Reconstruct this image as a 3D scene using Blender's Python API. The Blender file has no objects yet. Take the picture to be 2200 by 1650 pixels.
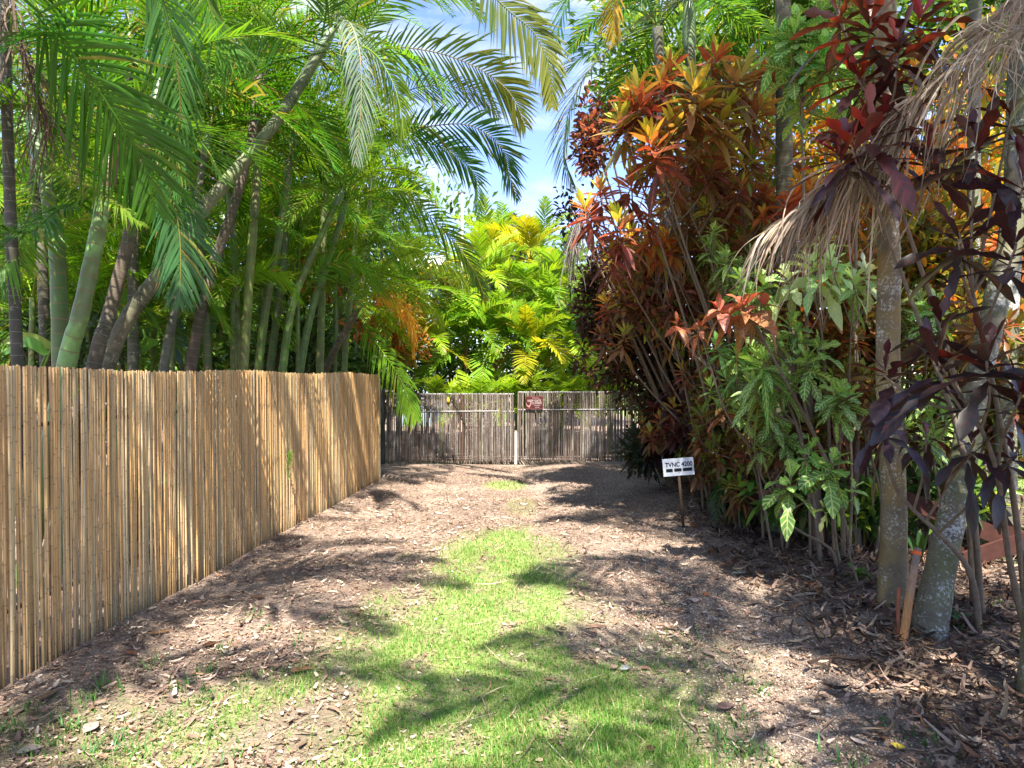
import bpy, math, random
import numpy as np
from mathutils import Vector

# ------------------------------------------------------------------ camera, sky, sun, exposure
sc = bpy.context.scene
col = sc.collection
F = 1467.0                       # focal length in photo pixels
CAMZ = 1.75
PITCH = math.atan(20 / F)
cam_d = bpy.data.cameras.new('camera')
cam_d.sensor_width = 36; cam_d.lens = F / 2200 * 36
cam_d.clip_start = 0.05; cam_d.clip_end = 800
cam = bpy.data.objects.new('camera', cam_d); col.objects.link(cam)
cam.location = (0, 0, CAMZ); cam.rotation_euler = (math.pi / 2 - PITCH, 0, 0)
sc.camera = cam

SUN_EL, SUN_AZ = math.radians(61), math.radians(175)     # azimuth clockwise from +Y (ahead)
w = bpy.data.worlds.new('World'); sc.world = w; w.use_nodes = True
nt = w.node_tree; nt.nodes.clear()
out = nt.nodes.new('ShaderNodeOutputWorld'); bg = nt.nodes.new('ShaderNodeBackground')
sky = nt.nodes.new('ShaderNodeTexSky'); sky.sky_type = 'NISHITA'; sky.sun_disc = False
sky.sun_elevation = SUN_EL; sky.sun_rotation = SUN_AZ
sky.air_density = 1.0; sky.dust_density = 0.2; sky.ozone_density = 2.0
tc = nt.nodes.new('ShaderNodeTexCoord'); mp = nt.nodes.new('ShaderNodeMapping')
mp.inputs['Scale'].default_value = (1.5, 1.5, 4.2)
nz = nt.nodes.new('ShaderNodeTexNoise'); nz.inputs['Scale'].default_value = 2.6
nz.inputs['Detail'].default_value = 7; nz.inputs['Roughness'].default_value = 0.62
cr = nt.nodes.new('ShaderNodeValToRGB')
cr.color_ramp.elements[0].position = 0.44; cr.color_ramp.elements[1].position = 0.64
cr.color_ramp.elements[0].color = (0, 0, 0, 1); cr.color_ramp.elements[1].color = (0.7, 0.7, 0.7, 1)
mx = nt.nodes.new('ShaderNodeMixRGB'); mx.inputs['Color2'].default_value = (3.3, 3.4, 3.55, 1)
nt.links.new(tc.outputs['Generated'], mp.inputs['Vector']); nt.links.new(mp.outputs[0], nz.inputs['Vector'])
nt.links.new(nz.outputs['Fac'], cr.inputs['Fac']); nt.links.new(cr.outputs[0], mx.inputs['Fac'])
tn = nt.nodes.new('ShaderNodeMixRGB'); tn.blend_type = 'MULTIPLY'; tn.inputs['Fac'].default_value = 1; tn.inputs['Color2'].default_value = (.76, .76, .98, 1)
nt.links.new(sky.outputs[0], tn.inputs['Color1']); nt.links.new(tn.outputs[0], mx.inputs['Color1']); nt.links.new(mx.outputs[0], bg.inputs['Color'])
bg.inputs['Strength'].default_value = 0.098
nt.links.new(bg.outputs[0], out.inputs['Surface'])
sun_d = bpy.data.lights.new('sun', 'SUN'); sun_d.energy = 3.8; sun_d.angle = math.radians(0.6)
sun_d.color = (1.0, 0.94, 0.85)
sun = bpy.data.objects.new('sun', sun_d); col.objects.link(sun)
tosun = Vector((math.sin(SUN_AZ) * math.cos(SUN_EL), math.cos(SUN_AZ) * math.cos(SUN_EL), math.sin(SUN_EL)))
sun.rotation_euler = tosun.to_track_quat('Z', 'Y').to_euler(); sun.location = (6, -6, 14)
sc.view_settings.view_transform = 'Standard'; sc.view_settings.look = 'None'
sc.view_settings.exposure = 2.2; sc.view_settings.gamma = 1
sc.cycles.max_bounces = 8; sc.cycles.diffuse_bounces = 4; sc.cycles.transmission_bounces = 4
sc.cycles.use_denoising = True

rng = np.random.default_rng(11)
rnd = random.Random(5)

# ------------------------------------------------------------------ geometry helpers
def P(px, py, Y):
    """a point of the place seen at photo pixel (px, py), Y metres ahead"""
    a, b = (px - 1100) / F, -(py - 825) / F
    dy = math.cos(PITCH) + b * math.sin(PITCH)
    dz = -math.sin(PITCH) + b * math.cos(PITCH)
    return np.array([a * Y / dy, Y, CAMZ + dz * Y / dy])

def G(px, py):
    b = -(py - 825) / F
    dy = math.cos(PITCH) + b * math.sin(PITCH); dz = -math.sin(PITCH) + b * math.cos(PITCH)
    t = -CAMZ / dz
    return np.array([(px - 1100) / F * t, dy * t, 0.0])

def nrm(v):
    return v / np.maximum(np.linalg.norm(v, axis=-1, keepdims=True), 1e-9)

class MB:
    """collects geometry for ONE mesh: verts, quads/tris, tint colour and luv (u, v, random) per vertex"""
    def __init__(s): s.v = []; s.f = []; s.c = []; s.l = []; s.n = 0; s.smooth = True
    def add(s, v, f, c, l=None):
        v = np.asarray(v, float).reshape(-1, 3); f = np.asarray(f, int)
        c = np.asarray(c, float)
        if c.ndim == 1: c = np.repeat(c[None, :3], len(v), 0)
        if l is None: l = np.zeros((len(v), 3))
        s.v.append(v); s.f.append(f + s.n); s.c.append(c[:, :3]); s.l.append(np.asarray(l, float)); s.n += len(v)
    def ribbons(s, C, S, N, W, col, fold=0.25, rand=None):
        """C (n,K,3) centre lines, S side, N normal, W (n,K) half widths, col (n,3) or (n,K,3)"""
        n, K, _ = C.shape
        W = W[..., None]
        L = C - S * W + N * W * fold; R = C + S * W + N * W * fold
        V = np.stack([L, C, R], 2).reshape(-1, 3)
        base = (np.arange(n) * K * 3)[:, None, None] + (np.arange(K - 1) * 3)[None, :, None] + np.arange(2)[None, None, :]
        f = np.stack([base, base + 1, base + 4, base + 3], -1).reshape(-1, 4)
        if col.ndim == 2: col = np.repeat(col[:, None, :], K, 1)
        c = np.repeat(col[:, :, None, :], 3, 2).reshape(-1, 3)
        u = np.broadcast_to(np.array([-1., 0, 1.])[None, None, :], (n, K, 3))
        vv = np.broadcast_to(np.linspace(0, 1, K)[None, :, None], (n, K, 3))
        rr = rng.random(n) if rand is None else rand
        rr = np.broadcast_to(rr[:, None, None], (n, K, 3))
        s.add(V, f, c, np.stack([u, vv, rr], -1).reshape(-1, 3))
    def tube(s, pts, rad, col, sides=8, cap=True, col2=None):
        pts = np.asarray(pts, float); n = len(pts)
        rad = np.broadcast_to(np.asarray(rad, float), (n,))
        T = nrm(np.gradient(pts, axis=0))
        ref = np.array([0, 0, 1.]) if abs(T[0][2]) < 0.9 else np.array([1., 0, 0])
        A = np.cross(T[0], ref); A /= np.linalg.norm(A)
        As = []
        for i in range(n):
            A = A - T[i] * np.dot(A, T[i]); A /= np.linalg.norm(A); As.append(A)
        As = np.array(As); B = np.cross(T, As)
        an = np.arange(sides) * 2 * math.pi / sides
        V = pts[:, None] + rad[:, None, None] * (np.cos(an)[None, :, None] * As[:, None] + np.sin(an)[None, :, None] * B[:, None])
        i = np.arange(n - 1)[:, None] * sides; j = np.arange(sides)[None]; j2 = (j + 1) % sides
        f = np.stack([i + j, i + j2, i + sides + j2, i + sides + j], -1).reshape(-1, 4)
        d = np.concatenate([[0], np.cumsum(np.linalg.norm(np.diff(pts, axis=0), axis=1))])
        l = np.stack([np.broadcast_to((an / 6.2832)[None], (n, sides)), np.broadcast_to(d[:, None], (n, sides)),
                      np.full((n, sides), rng.random())], -1).reshape(-1, 3)
        col = np.asarray(col, float)
        c = np.repeat(col[:, None, :], sides, 1).reshape(-1, 3) if col.ndim == 2 else col
        s.add(V.reshape(-1, 3), f, c, l)
        if cap:
            for k, rv in ((0, 1), (n - 1, 0)):
                ring = V[k]; cen = ring.mean(0)
                vv = np.vstack([ring, cen]); q = np.array([[a, (a + 1) % sides, sides, sides] for a in range(sides)])
                if rv: q = q[:, [1, 0, 2, 3]]
                cc = col[k] if col.ndim == 2 else col
                s.add(vv, q, cc)
    def box(s, lo, hi, col, M=None):
        x0, y0, z0 = lo; x1, y1, z1 = hi
        v = np.array([[x0, y0, z0], [x1, y0, z0], [x1, y1, z0], [x0, y1, z0], [x0, y0, z1], [x1, y0, z1], [x1, y1, z1], [x0, y1, z1]], float)
        if M is not None: v = v @ M[:3, :3].T + M[:3, 3]
        s.add(v, [[0, 3, 2, 1], [4, 5, 6, 7], [0, 1, 5, 4], [1, 2, 6, 5], [2, 3, 7, 6], [3, 0, 4, 7]], col)
    def mesh(s, name, mat):
        v = np.concatenate(s.v); f = np.concatenate(s.f)
        me = bpy.data.meshes.new(name)
        tri = f[:, 2] == f[:, 3]
        cnt = np.where(tri, 3, 4)
        mask = np.ones(f.shape, bool); mask[tri, 3] = False
        loops = f[mask]
        me.vertices.add(len(v)); me.vertices.foreach_set('co', v.astype(np.float32).ravel())
        me.loops.add(len(loops)); me.loops.foreach_set('vertex_index', loops.astype(np.int32))
        me.polygons.add(len(f))
        me.polygons.foreach_set('loop_start', np.concatenate([[0], np.cumsum(cnt)[:-1]]).astype(np.int32))
        me.polygons.foreach_set('use_smooth', np.full(len(f), s.smooth))
        a = me.attributes.new('tint', 'FLOAT_COLOR', 'POINT')
        c = np.concatenate(s.c); a.data.foreach_set('color', np.hstack([c, np.ones((len(c), 1))]).astype(np.float32).ravel())
        b = me.attributes.new('luv', 'FLOAT_VECTOR', 'POINT')
        b.data.foreach_set('vector', np.concatenate(s.l).astype(np.float32).ravel())
        me.update(calc_edges=True)
        if mat: me.materials.append(mat)
        return me
    def build(s, name, mat, parent=None, origin=None):
        if origin is not None:
            s.v = [v - np.asarray(origin) for v in s.v]
        me = s.mesh(name, mat); o = bpy.data.objects.new(name, me); col.objects.link(o)
        if parent: o.parent = parent
        if origin is not None: o.location = origin
        return o

def tag(o, label=None, cat=None, group=None, kind=None):
    if label: o['label'] = label
    if cat: o['category'] = cat
    if group: o['group'] = group
    if kind: o['kind'] = kind
    return o

def empty(name, loc, label, cat, group=None):
    o = bpy.data.objects.new(name, None); col.objects.link(o); o.location = loc; o.empty_display_size = .1
    return tag(o, label, cat, group)

def catmull(pts, n):
    pts = np.asarray(pts, float); m = len(pts)
    if m == 2: return pts[0] + (pts[1] - pts[0]) * np.linspace(0, 1, n)[:, None]
    p = np.vstack([2 * pts[0] - pts[1], pts, 2 * pts[-1] - pts[-2]])
    t = np.linspace(0, m - 1 - 1e-6, n); i = t.astype(int); f = (t - i)[:, None]
    a, b, c, d = p[i], p[i + 1], p[i + 2], p[i + 3]
    return 0.5 * ((2 * b) + (-a + c) * f + (2 * a - 5 * b + 4 * c - d) * f ** 2 + (-a + 3 * b - 3 * c + d) * f ** 3)

# ------------------------------------------------------------------ materials
def newmat(name):
    m = bpy.data.materials.new(name); m.use_nodes = True
    t = m.node_tree; t.nodes.clear()
    o = t.nodes.new('ShaderNodeOutputMaterial'); p = t.nodes.new('ShaderNodeBsdfPrincipled')
    t.links.new(p.outputs[0], o.inputs[0])
    return m, t, p, o

def attr(t, name):
    a = t.nodes.new('ShaderNodeAttribute'); a.attribute_name = name; return a

def math_(t, op, a, b=None):
    n = t.nodes.new('ShaderNodeMath'); n.operation = op
    for i, x in enumerate((a, b)):
        if x is None: continue
        if isinstance(x, (int, float)): n.inputs[i].default_value = x
        else: t.links.new(x, n.inputs[i])
    return n.outputs[0]

def mixc(t, fac, a, b, mode='MIX'):
    n = t.nodes.new('ShaderNodeMixRGB'); n.blend_type = mode
    for k, x in (('Fac', fac), ('Color1', a), ('Color2', b)):
        if isinstance(x, (int, float)): n.inputs[k].default_value = x
        elif isinstance(x, tuple): n.inputs[k].default_value = (*x, 1)
        else: t.links.new(x, n.inputs[k])
    return n.outputs[0]

def noise(t, scale, detail=4, vec=None, rough=.6):
    n = t.nodes.new('ShaderNodeTexNoise'); n.inputs['Scale'].default_value = scale
    n.inputs['Detail'].default_value = detail; n.inputs['Roughness'].default_value = rough
    if vec is not None: t.links.new(vec, n.inputs['Vector'])
    return n

def ramp(t, x, *stops):
    r = t.nodes.new('ShaderNodeValToRGB'); e = r.color_ramp.elements
    while len(e) > 1: e.remove(e[-1])
    for i, (p, c) in enumerate(stops):
        q = e[0] if i == 0 else e.new(p)
        q.position = p; q.color = (*c, 1) if isinstance(c, tuple) else (c, c, c, 1)
    t.links.new(x, r.inputs['Fac']); return r.outputs['Color']

def leafmat(name, mul=(1, 1, 1), trans=.4, rough=.42, vein=None, veinw=.1, vscale=9, vamt=.8, spec=.32, warm=(1.25, 1.15, .55), blotch=None):
    m, t, p, o = newmat(name)
    a = attr(t, 'tint'); l = attr(t, 'luv')
    sp = t.nodes.new('ShaderNodeSeparateXYZ'); t.links.new(l.outputs['Vector'], sp.inputs[0])
    c = mixc(t, 1.0, a.outputs['Color'], mul, 'MULTIPLY')
    oi = t.nodes.new('ShaderNodeObjectInfo')
    hs = t.nodes.new('ShaderNodeHueSaturation')
    t.links.new(c, hs.inputs['Color'])
    t.links.new(math_(t, 'ADD', math_(t, 'MULTIPLY', oi.outputs['Random'], .5), .75), hs.inputs['Value'])
    t.links.new(math_(t, 'ADD', math_(t, 'MULTIPLY', sp.outputs[2], .03), .485), hs.inputs['Hue'])
    c = hs.outputs[0]
    if name.startswith('palm'):      # dry tan tips on some leaflets
        tipm = math_(t, 'MULTIPLY', math_(t, 'GREATER_THAN', sp.outputs[1], .86), math_(t, 'LESS_THAN', sp.outputs[2], .3))
        c = mixc(t, math_(t, 'MULTIPLY', tipm, .8), c, (.34, .24, .10))
        agem = math_(t, 'LESS_THAN', math_(t, 'FRACT', math_(t, 'MULTIPLY', sp.outputs[2], 7.31)), .05)
        c = mixc(t, math_(t, 'MULTIPLY', agem, .7), c, (.36, .30, .06))
    if blotch:
        nb = noise(t, 38, 2); c = mixc(t, ramp(t, nb.outputs['Fac'], (.5, 0.), (.58, .85)), c, blotch)
    if vein:
        au = math_(t, 'ABSOLUTE', sp.outputs[0])
        mid = math_(t, 'LESS_THAN', au, veinw)
        x = math_(t, 'SUBTRACT', math_(t, 'MULTIPLY', sp.outputs[1], float(vscale)), math_(t, 'MULTIPLY', au, 1.1))
        fr = math_(t, 'FRACT', x)
        side = math_(t, 'LESS_THAN', fr, .27)
        msk = math_(t, 'MULTIPLY', math_(t, 'MAXIMUM', mid, math_(t, 'MULTIPLY', side, .75)), vamt)
        c = mixc(t, msk, c, vein)
    t.links.new(c, p.inputs['Base Color'])
    p.inputs['Roughness'].default_value = rough; p.inputs['Specular IOR Level'].default_value = spec
    tr = t.nodes.new('ShaderNodeBsdfTranslucent')
    t.links.new(mixc(t, 1.0, c, warm, 'MULTIPLY'), tr.inputs['Color'])
    ms = t.nodes.new('ShaderNodeMixShader'); ms.inputs[0].default_value = trans
    t.links.new(p.outputs[0], ms.inputs[1]); t.links.new(tr.outputs[0], ms.inputs[2])
    t.links.new(ms.outputs[0], o.inputs[0])
    return m

def solid(name, rough=.75, nscale=20, namt=.35, bump=.3, spec=.3, stain=None, stretch=None):
    """tint attribute times procedural mottling, with bump"""
    m, t, p, o = newmat(name)
    a = attr(t, 'tint'); tcn = t.nodes.new('ShaderNodeTexCoord'); vec = tcn.outputs['Object']
    if stretch:
        mpn = t.nodes.new('ShaderNodeMapping'); mpn.inputs['Scale'].default_value = stretch
        t.links.new(vec, mpn.inputs['Vector']); vec = mpn.outputs[0]
    n = noise(t, nscale, 5, vec)
    c = mixc(t, 1.0, a.outputs['Color'], ramp(t, n.outputs['Fac'], (.3, 1 - namt), (.7, 1 + namt * .0 + .0)), 'MULTIPLY')
    if stain:
        n2 = noise(t, 3.2, 6, vec); c = mixc(t, ramp(t, n2.outputs['Fac'], (.48, 0.), (.62, .8)), c, stain)
    t.links.new(c, p.inputs['Base Color']); p.inputs['Roughness'].default_value = rough
    p.inputs['Specular IOR Level'].default_value = spec
    if bump:
        b = t.nodes.new('ShaderNodeBump'); b.inputs['Strength'].default_value = bump; b.inputs['Distance'].default_value = .01
        t.links.new(n.outputs['Fac'], b.inputs['Height']); t.links.new(b.outputs[0], p.inputs['Normal'])
    return m

def trunkmat(name, ring=.11, ringcol=(.2, .17, .1), lichen=None, lamt=(.56, .62), ramt=.8, rough=.75, moss=None, ringw=.09):
    m, t, p, o = newmat(name)
    a = attr(t, 'tint'); l = attr(t, 'luv'); sp = t.nodes.new('ShaderNodeSeparateXYZ'); t.links.new(l.outputs['Vector'], sp.inputs[0])
    tcn = t.nodes.new('ShaderNodeTexCoord'); vec = tcn.outputs['Object']
    n = noise(t, 9, 6, vec); n3 = noise(t, 2.2, 3, vec)
    c = mixc(t, 1.0, a.outputs['Color'], ramp(t, n.outputs['Fac'], (.3, .6), (.7, 1.15)), 'MULTIPLY')
    if moss: c = mixc(t, ramp(t, n3.outputs['Fac'], (.45, 0.), (.58, .75)), c, moss)
    if lichen:
        n2 = noise(t, 48, 6, vec, .8); n4 = noise(t, 3.5, 3, vec)
        mk = math_(t, 'ADD', n2.outputs['Fac'], math_(t, 'MULTIPLY', math_(t, 'SUBTRACT', n4.outputs['Fac'], .5), .6))
        c = mixc(t, ramp(t, mk, (lamt[0], 0.), (lamt[1], .9)), c, lichen)
    x = math_(t, 'ADD', math_(t, 'DIVIDE', sp.outputs[1], ring), math_(t, 'MULTIPLY', n3.outputs['Fac'], .8))
    fr = math_(t, 'FRACT', x)
    msk = math_(t, 'LESS_THAN', fr, ringw)
    c = mixc(t, math_(t, 'MULTIPLY', msk, ramt), c, ringcol)
    t.links.new(c, p.inputs['Base Color']); p.inputs['Roughness'].default_value = rough
    b = t.nodes.new('ShaderNodeBump'); b.inputs['Strength'].default_value = .5; b.inputs['Distance'].default_value = .012
    t.links.new(math_(t, 'SUBTRACT', n.outputs['Fac'], math_(t, 'MULTIPLY', msk, .5)), b.inputs['Height'])
    t.links.new(b.outputs[0], p.inputs['Normal'])
    return m

M = {}
M['frond'] = leafmat('palm_leaf', trans=.5, rough=.38)
M['frond_dark'] = leafmat('palm_leaf_dark', mul=(.6, .78, .7), trans=.45, rough=.36)
M['frond_yellow'] = leafmat('palm_leaf_yellow', mul=(2.3, 1.25, .5), trans=.45, rough=.45)
M['frond_lime'] = leafmat('palm_leaf_lime', mul=(1.6, 1.35, .8), trans=.45, rough=.42)
M['frond_silver'] = leafmat('palm_leaf_silver', mul=(1.15, 1.05, 1.7), trans=.25, rough=.35)
M['dry'] = leafmat('dry_leaf', trans=.2, rough=.8, spec=.15, warm=(1, .9, .7))
M['leaf'] = leafmat('broad_leaf', trans=.38, rough=.35)
M['croton_rib'] = leafmat('croton_ribbed_leaf', trans=.4, rough=.33, vein=(.55, .15, .03), veinw=.12, vscale=11, vamt=.4, warm=(1.5, .95, .45))
M['croton_dark'] = leafmat('croton_dark_leaf', trans=.3, rough=.34, vein=(.30, .03, .02), veinw=.055, vscale=7, vamt=.16, spec=.6, warm=(2.4, 1.0, .4))
M['croton_green'] = leafmat('croton_variegated_leaf', trans=.35, rough=.3, vein=(.62, .68, .24), veinw=.10, vscale=8, vamt=.85)
M['croton_glow'] = leafmat('croton_orange_leaf', trans=.5, rough=.4, vein=(.55, .22, .03), veinw=.1, vscale=8, vamt=.35, warm=(1.5, 1.0, .4))
M['croton_blotch'] = leafmat('croton_red_blotched_leaf', trans=.3, rough=.35, vein=(.5, .22, .06), veinw=.08, vscale=9, vamt=.5, blotch=(.10, .12, .03), warm=(1.4, .8, .4))
M['grass'] = leafmat('grass_blade', trans=.45, rough=.5, spec=.3)
M['bark'] = solid('bark', .85, 26, .4, .6)
M['shaft'] = trunkmat('green_crownshaft', ring=5, ramt=0, rough=.4)
M['trunk_green'] = trunkmat('green_ringed_trunk', ring=.13, ringcol=(.22, .13, .05), ramt=.75, rough=.5, moss=(.10, .10, .035), ringw=.08)
M['trunk_brown'] = trunkmat('brown_ringed_trunk', ring=.09, ringcol=(.22, .19, .14), ramt=.5, lichen=(.34, .33, .26), lamt=(.6, .68), moss=(.045, .05, .02))
M['trunk_lichen'] = trunkmat('lichened_trunk', ring=.10, ringcol=(.16, .13, .09), ramt=.25, lichen=(.44, .45, .41), lamt=(.55, .62), moss=(.10, .11, .035))
M['trunk_ochre'] = trunkmat('ochre_lichened_trunk', ring=.10, ringcol=(.14, .10, .05), ramt=.2, lichen=(.46, .44, .36), lamt=(.56, .63), moss=(.24, .155, .035))
M['bamboo'] = solid('bamboo', .5, 3.0, .30, .15, .35, stretch=(14, 14, 1))
M['gate_bamboo'] = solid('weathered_bamboo', .85, 6, .5, .3, .2, stain=(.09, .06, .045), stretch=(12, 12, 1.5))
M['wood'] = solid('weathered_wood', .8, 8, .4, .4, .2, stretch=(8, 8, 1))
M['rust'] = solid('rusty_board', .85, 14, .35, .4, .2)
M['metal'] = solid('dull_metal', .55, 8, .2, .1, .4)
M['paint'] = solid('paint', .6, 30, .08, .05, .3)
M['ink'] = solid('ink', .6, 30, .05, 0, .2)
M['stone'] = solid('gravel_stone', .85, 60, .3, 0, .2)
M['litter'] = leafmat('dead_leaf', trans=.08, rough=.85, spec=.15, warm=(1, .9, .7))
exec_done = True

# ------------------------------------------------------------------ ground
ZN = [(rng.random(2) * 6.28, rng.uniform(.6, 2.6, 2), rng.random()) for _ in range(9)]
def gz(x, y):
    x = np.asarray(x, float); y = np.asarray(y, float)
    z = 0
    for ph, fr, a in ZN: z = z + .0045 * np.sin(fr[0] * x + ph[0]) * np.sin(fr[1] * y + ph[1]) * (1 + a)
    near = np.exp(-((x / 9) ** 4)) * np.exp(-((y - 6) / 12) ** 4)
    z = z * near
    z = z + .05 * np.clip((x - 2.0) / 1.2, 0, 1) * near         # planted verge on the right is a touch higher
    return z
def smooth_noise(x, y, seed, sc_):
    r = np.random.default_rng(seed); z = 0
    for k in range(10):
        a = r.random() * 6.28; f = sc_ * r.uniform(.6, 2.4); ph = r.random(2) * 6.28
        z = z + np.sin(f * (x * math.cos(a) + y * math.sin(a)) + ph[0]) * math.cos(ph[1] * .3)
    return z / 4.0
def inpoly(x, y, poly):
    ins = np.zeros(np.shape(x), bool); n = len(poly); j = n - 1
    for i in range(n):
        xi, yi = poly[i][:2]; xj, yj = poly[j][:2]
        c = ((yi > y) != (yj > y)) & (x < (xj - xi) * (y - yi) / (yj - yi + 1e-12) + xi)
        ins ^= c; j = i
    return ins
def segdist(x, y, poly):
    d = np.full(np.shape(x), 1e9); n = len(poly)
    for i in range(n):
        ax, ay = poly[i][:2]; bx, by = poly[(i + 1) % n][:2]
        t = np.clip(((x - ax) * (bx - ax) + (y - ay) * (by - ay)) / ((bx - ax) ** 2 + (by - ay) ** 2), 0, 1)
        d = np.minimum(d, np.hypot(x - ax - t * (bx - ax), y - ay - t * (by - ay)))
    return d
turf = [G(*p) for p in [(930, 1190), (1010, 1150), (1140, 1130), (1210, 1190), (1240, 1300), (1310, 1390), (1420, 1450), (1560, 1540), (1640, 1650), (1700, 1900),
                        (60, 1900), (180, 1640), (420, 1510), (700, 1430), (850, 1310)]]
bare = [G(*p) for p in [(400, 1640), (560, 1520), (700, 1460), (790, 1460), (780, 1550), (700, 1680), (560, 1800), (330, 1800)]]
bare2 = [G(*p) for p in [(1180, 1350), (1330, 1350), (1390, 1420), (1230, 1440)]]
def turf_density(x, y):
    s = np.where(inpoly(x, y, turf), 1, -1) * segdist(x, y, turf)
    s = s + .17 * smooth_noise(x, y, 3, 2.3) + .11 * smooth_noise(x, y, 4, 7) + .07 * smooth_noise(x, y, 6, 17)
    d = np.clip(.45 + s * 1.7, 0, 1) * np.clip(.9 + .6 * smooth_noise(x, y, 9, 7) + .35 * smooth_noise(x, y, 10, 19), .12, 1)
    for b_ in (bare, bare2):
        q = np.where(inpoly(x, y, b_), 1, -1) * segdist(x, y, b_) + .05 * smooth_noise(x, y, 5, 7)
        d = d * (1 - .85 * np.clip(.5 + q * 5, 0, 1))
    # small far patch and the sparse middle strip between the wheel tracks
    for cx, cy, rx, ry, a in [(*G(1085, 1042)[:2], .34, .45, .8), (*G(1120, 1090)[:2], .22, .7, .25), (*G(150, 1560)[:2], .5, .35, .22), (*G(1480, 1420)[:2], .5, .5, .2)]:
        d = np.maximum(d, a * np.clip(1.4 - ((x - cx) / rx) ** 2 - ((y - cy) / ry) ** 2, 0, 1))
    lawn = np.clip((x - 4.4 - .3 * smooth_noise(x, y, 8, 1.5)) * 2, 0, 1) * np.clip((y - 5.0) * 1.5, 0, 1)
    return np.clip(np.maximum(d, lawn), 0, 1)

def sheet():
    def axis(lo, hi, a, b, st):
        mid = np.arange(a, b + 1e-6, st)
        lo_ = a - np.geomspace(st * 1.5, a - lo, 22)[::-1]; hi_ = b + np.geomspace(st * 1.5, hi - b, 22)
        return np.concatenate([lo_, mid, hi_])
    xs = axis(-220, 220, -4, 6.5, .07); ys = axis(-40, 420, 1.2, 15, .07)
    X, Y = np.meshgrid(xs, ys, indexing='ij'); Z = gz(X, Y)
    d = turf_density(X, Y)
    V = np.stack([X, Y, Z], -1).reshape(-1, 3)
    ny = len(ys); i = np.arange(len(xs) - 1)[:, None] * ny; j = np.arange(ny - 1)[None]
    f = np.stack([i + j, i + ny + j, i + ny + j + 1, i + j + 1], -1).reshape(-1, 4)
    m_ = MB()
    l = np.stack([d, np.clip((X - .1) / 1.6, 0, 1) * np.clip((3.2 - X), 0, 1), np.zeros_like(X)], -1).reshape(-1, 3)
    m_.add(V, f, (1, 1, 1), l)
    m, t, p, o = newmat('soil')
    lv = attr(t, 'luv'); sp = t.nodes.new('ShaderNodeSeparateXYZ'); t.links.new(lv.outputs['Vector'], sp.inputs[0])
    tcn = t.nodes.new('ShaderNodeTexCoord'); v = tcn.outputs['Object']
    n1 = noise(t, 1.3, 6, v); n2 = noise(t, 34, 6, v, .75); n3 = noise(t, 150, 3, v)
    c = ramp(t, n1.outputs['Fac'], (.3, (.15, .105, .08)), (.5, (.27, .20, .155)), (.7, (.40, .31, .24)))
    c = mixc(t, .9, c, ramp(t, n2.outputs['Fac'], (.3, .35), (.5, .95), (.7, 1.5)), 'MULTIPLY')
    c = mixc(t, math_(t, 'MULTIPLY', sp.outputs[0], .8), c, mixc(t, n2.outputs['Fac'], (.14, .25, .035), (.38, .44, .14)))
    vo = t.nodes.new('ShaderNodeTexVoronoi'); vo.inputs['Scale'].default_value = 62; t.links.new(v, vo.inputs['Vector'])
    st = ramp(t, vo.outputs['Distance'], (.18, 1.), (.42, 0.))
    c = mixc(t, math_(t, 'MULTIPLY', math_(t, 'MULTIPLY', st, .55), math_(t, 'SUBTRACT', 1.0, sp.outputs[0])), c, mixc(t, vo.outputs['Color'], (.14, .09, .06), (.46, .33, .23)))
    t.links.new(c, p.inputs['Base Color']); p.inputs['Roughness'].default_value = .95; p.inputs['Specular IOR Level'].default_value = .15
    b = t.nodes.new('ShaderNodeBump'); b.inputs['Strength'].default_value = .9; b.inputs['Distance'].default_value = .02
    t.links.new(math_(t, 'ADD', math_(t, 'ADD', n2.outputs['Fac'], math_(t, 'MULTIPLY', n3.outputs['Fac'], .4)), math_(t, 'MULTIPLY', st, .4)), b.inputs['Height'])
    t.links.new(b.outputs[0], p.inputs['Normal'])
    tag(m_.build('ground', m), 'brown soil and gravel driveway with worn turf strip', kind='structure')
sheet()

def fence_x(y): return -2.85 + (y - 3.8) * .084

def scatter(n, x0, x1, y0, y1, powy=1.0):
    x = rng.uniform(x0, x1, n); y = y0 + (y1 - y0) * rng.random(n) ** powy
    k = x > fence_x(y) + .04
    k &= ~((y > 13.2) & (y < 13.45))
    return x[k], y[k]

def blades(name, x, y, h, wd, colr, label, cat, lean=.6):
    n = len(x); K = 4
    az = rng.random(n) * 6.283; S = np.stack([np.cos(az), np.sin(az), 0 * az], -1); D = np.stack([-np.sin(az), np.cos(az), 0 * az], -1)
    t = np.linspace(0, 1, K)[None, :, None]
    ln = (rng.random(n) * lean + .1)[:, None, None]
    C = np.stack([x, y, gz(x, y) - .004], -1)[:, None] + h[:, None, None] * (t * np.array([0, 0, 1.]) * (1 - .35 * ln * t) + D[:, None] * ln * t ** 2)
    W = wd[:, None] * np.array([1, .9, .6, .05])[None]
    m_ = MB(); m_.ribbons(C, np.repeat(S[:, None], K, 1), np.repeat(D[:, None], K, 1), W, colr, 0.1)
    return tag(m_.build(name, M['grass']), label, kind='stuff')

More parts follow.
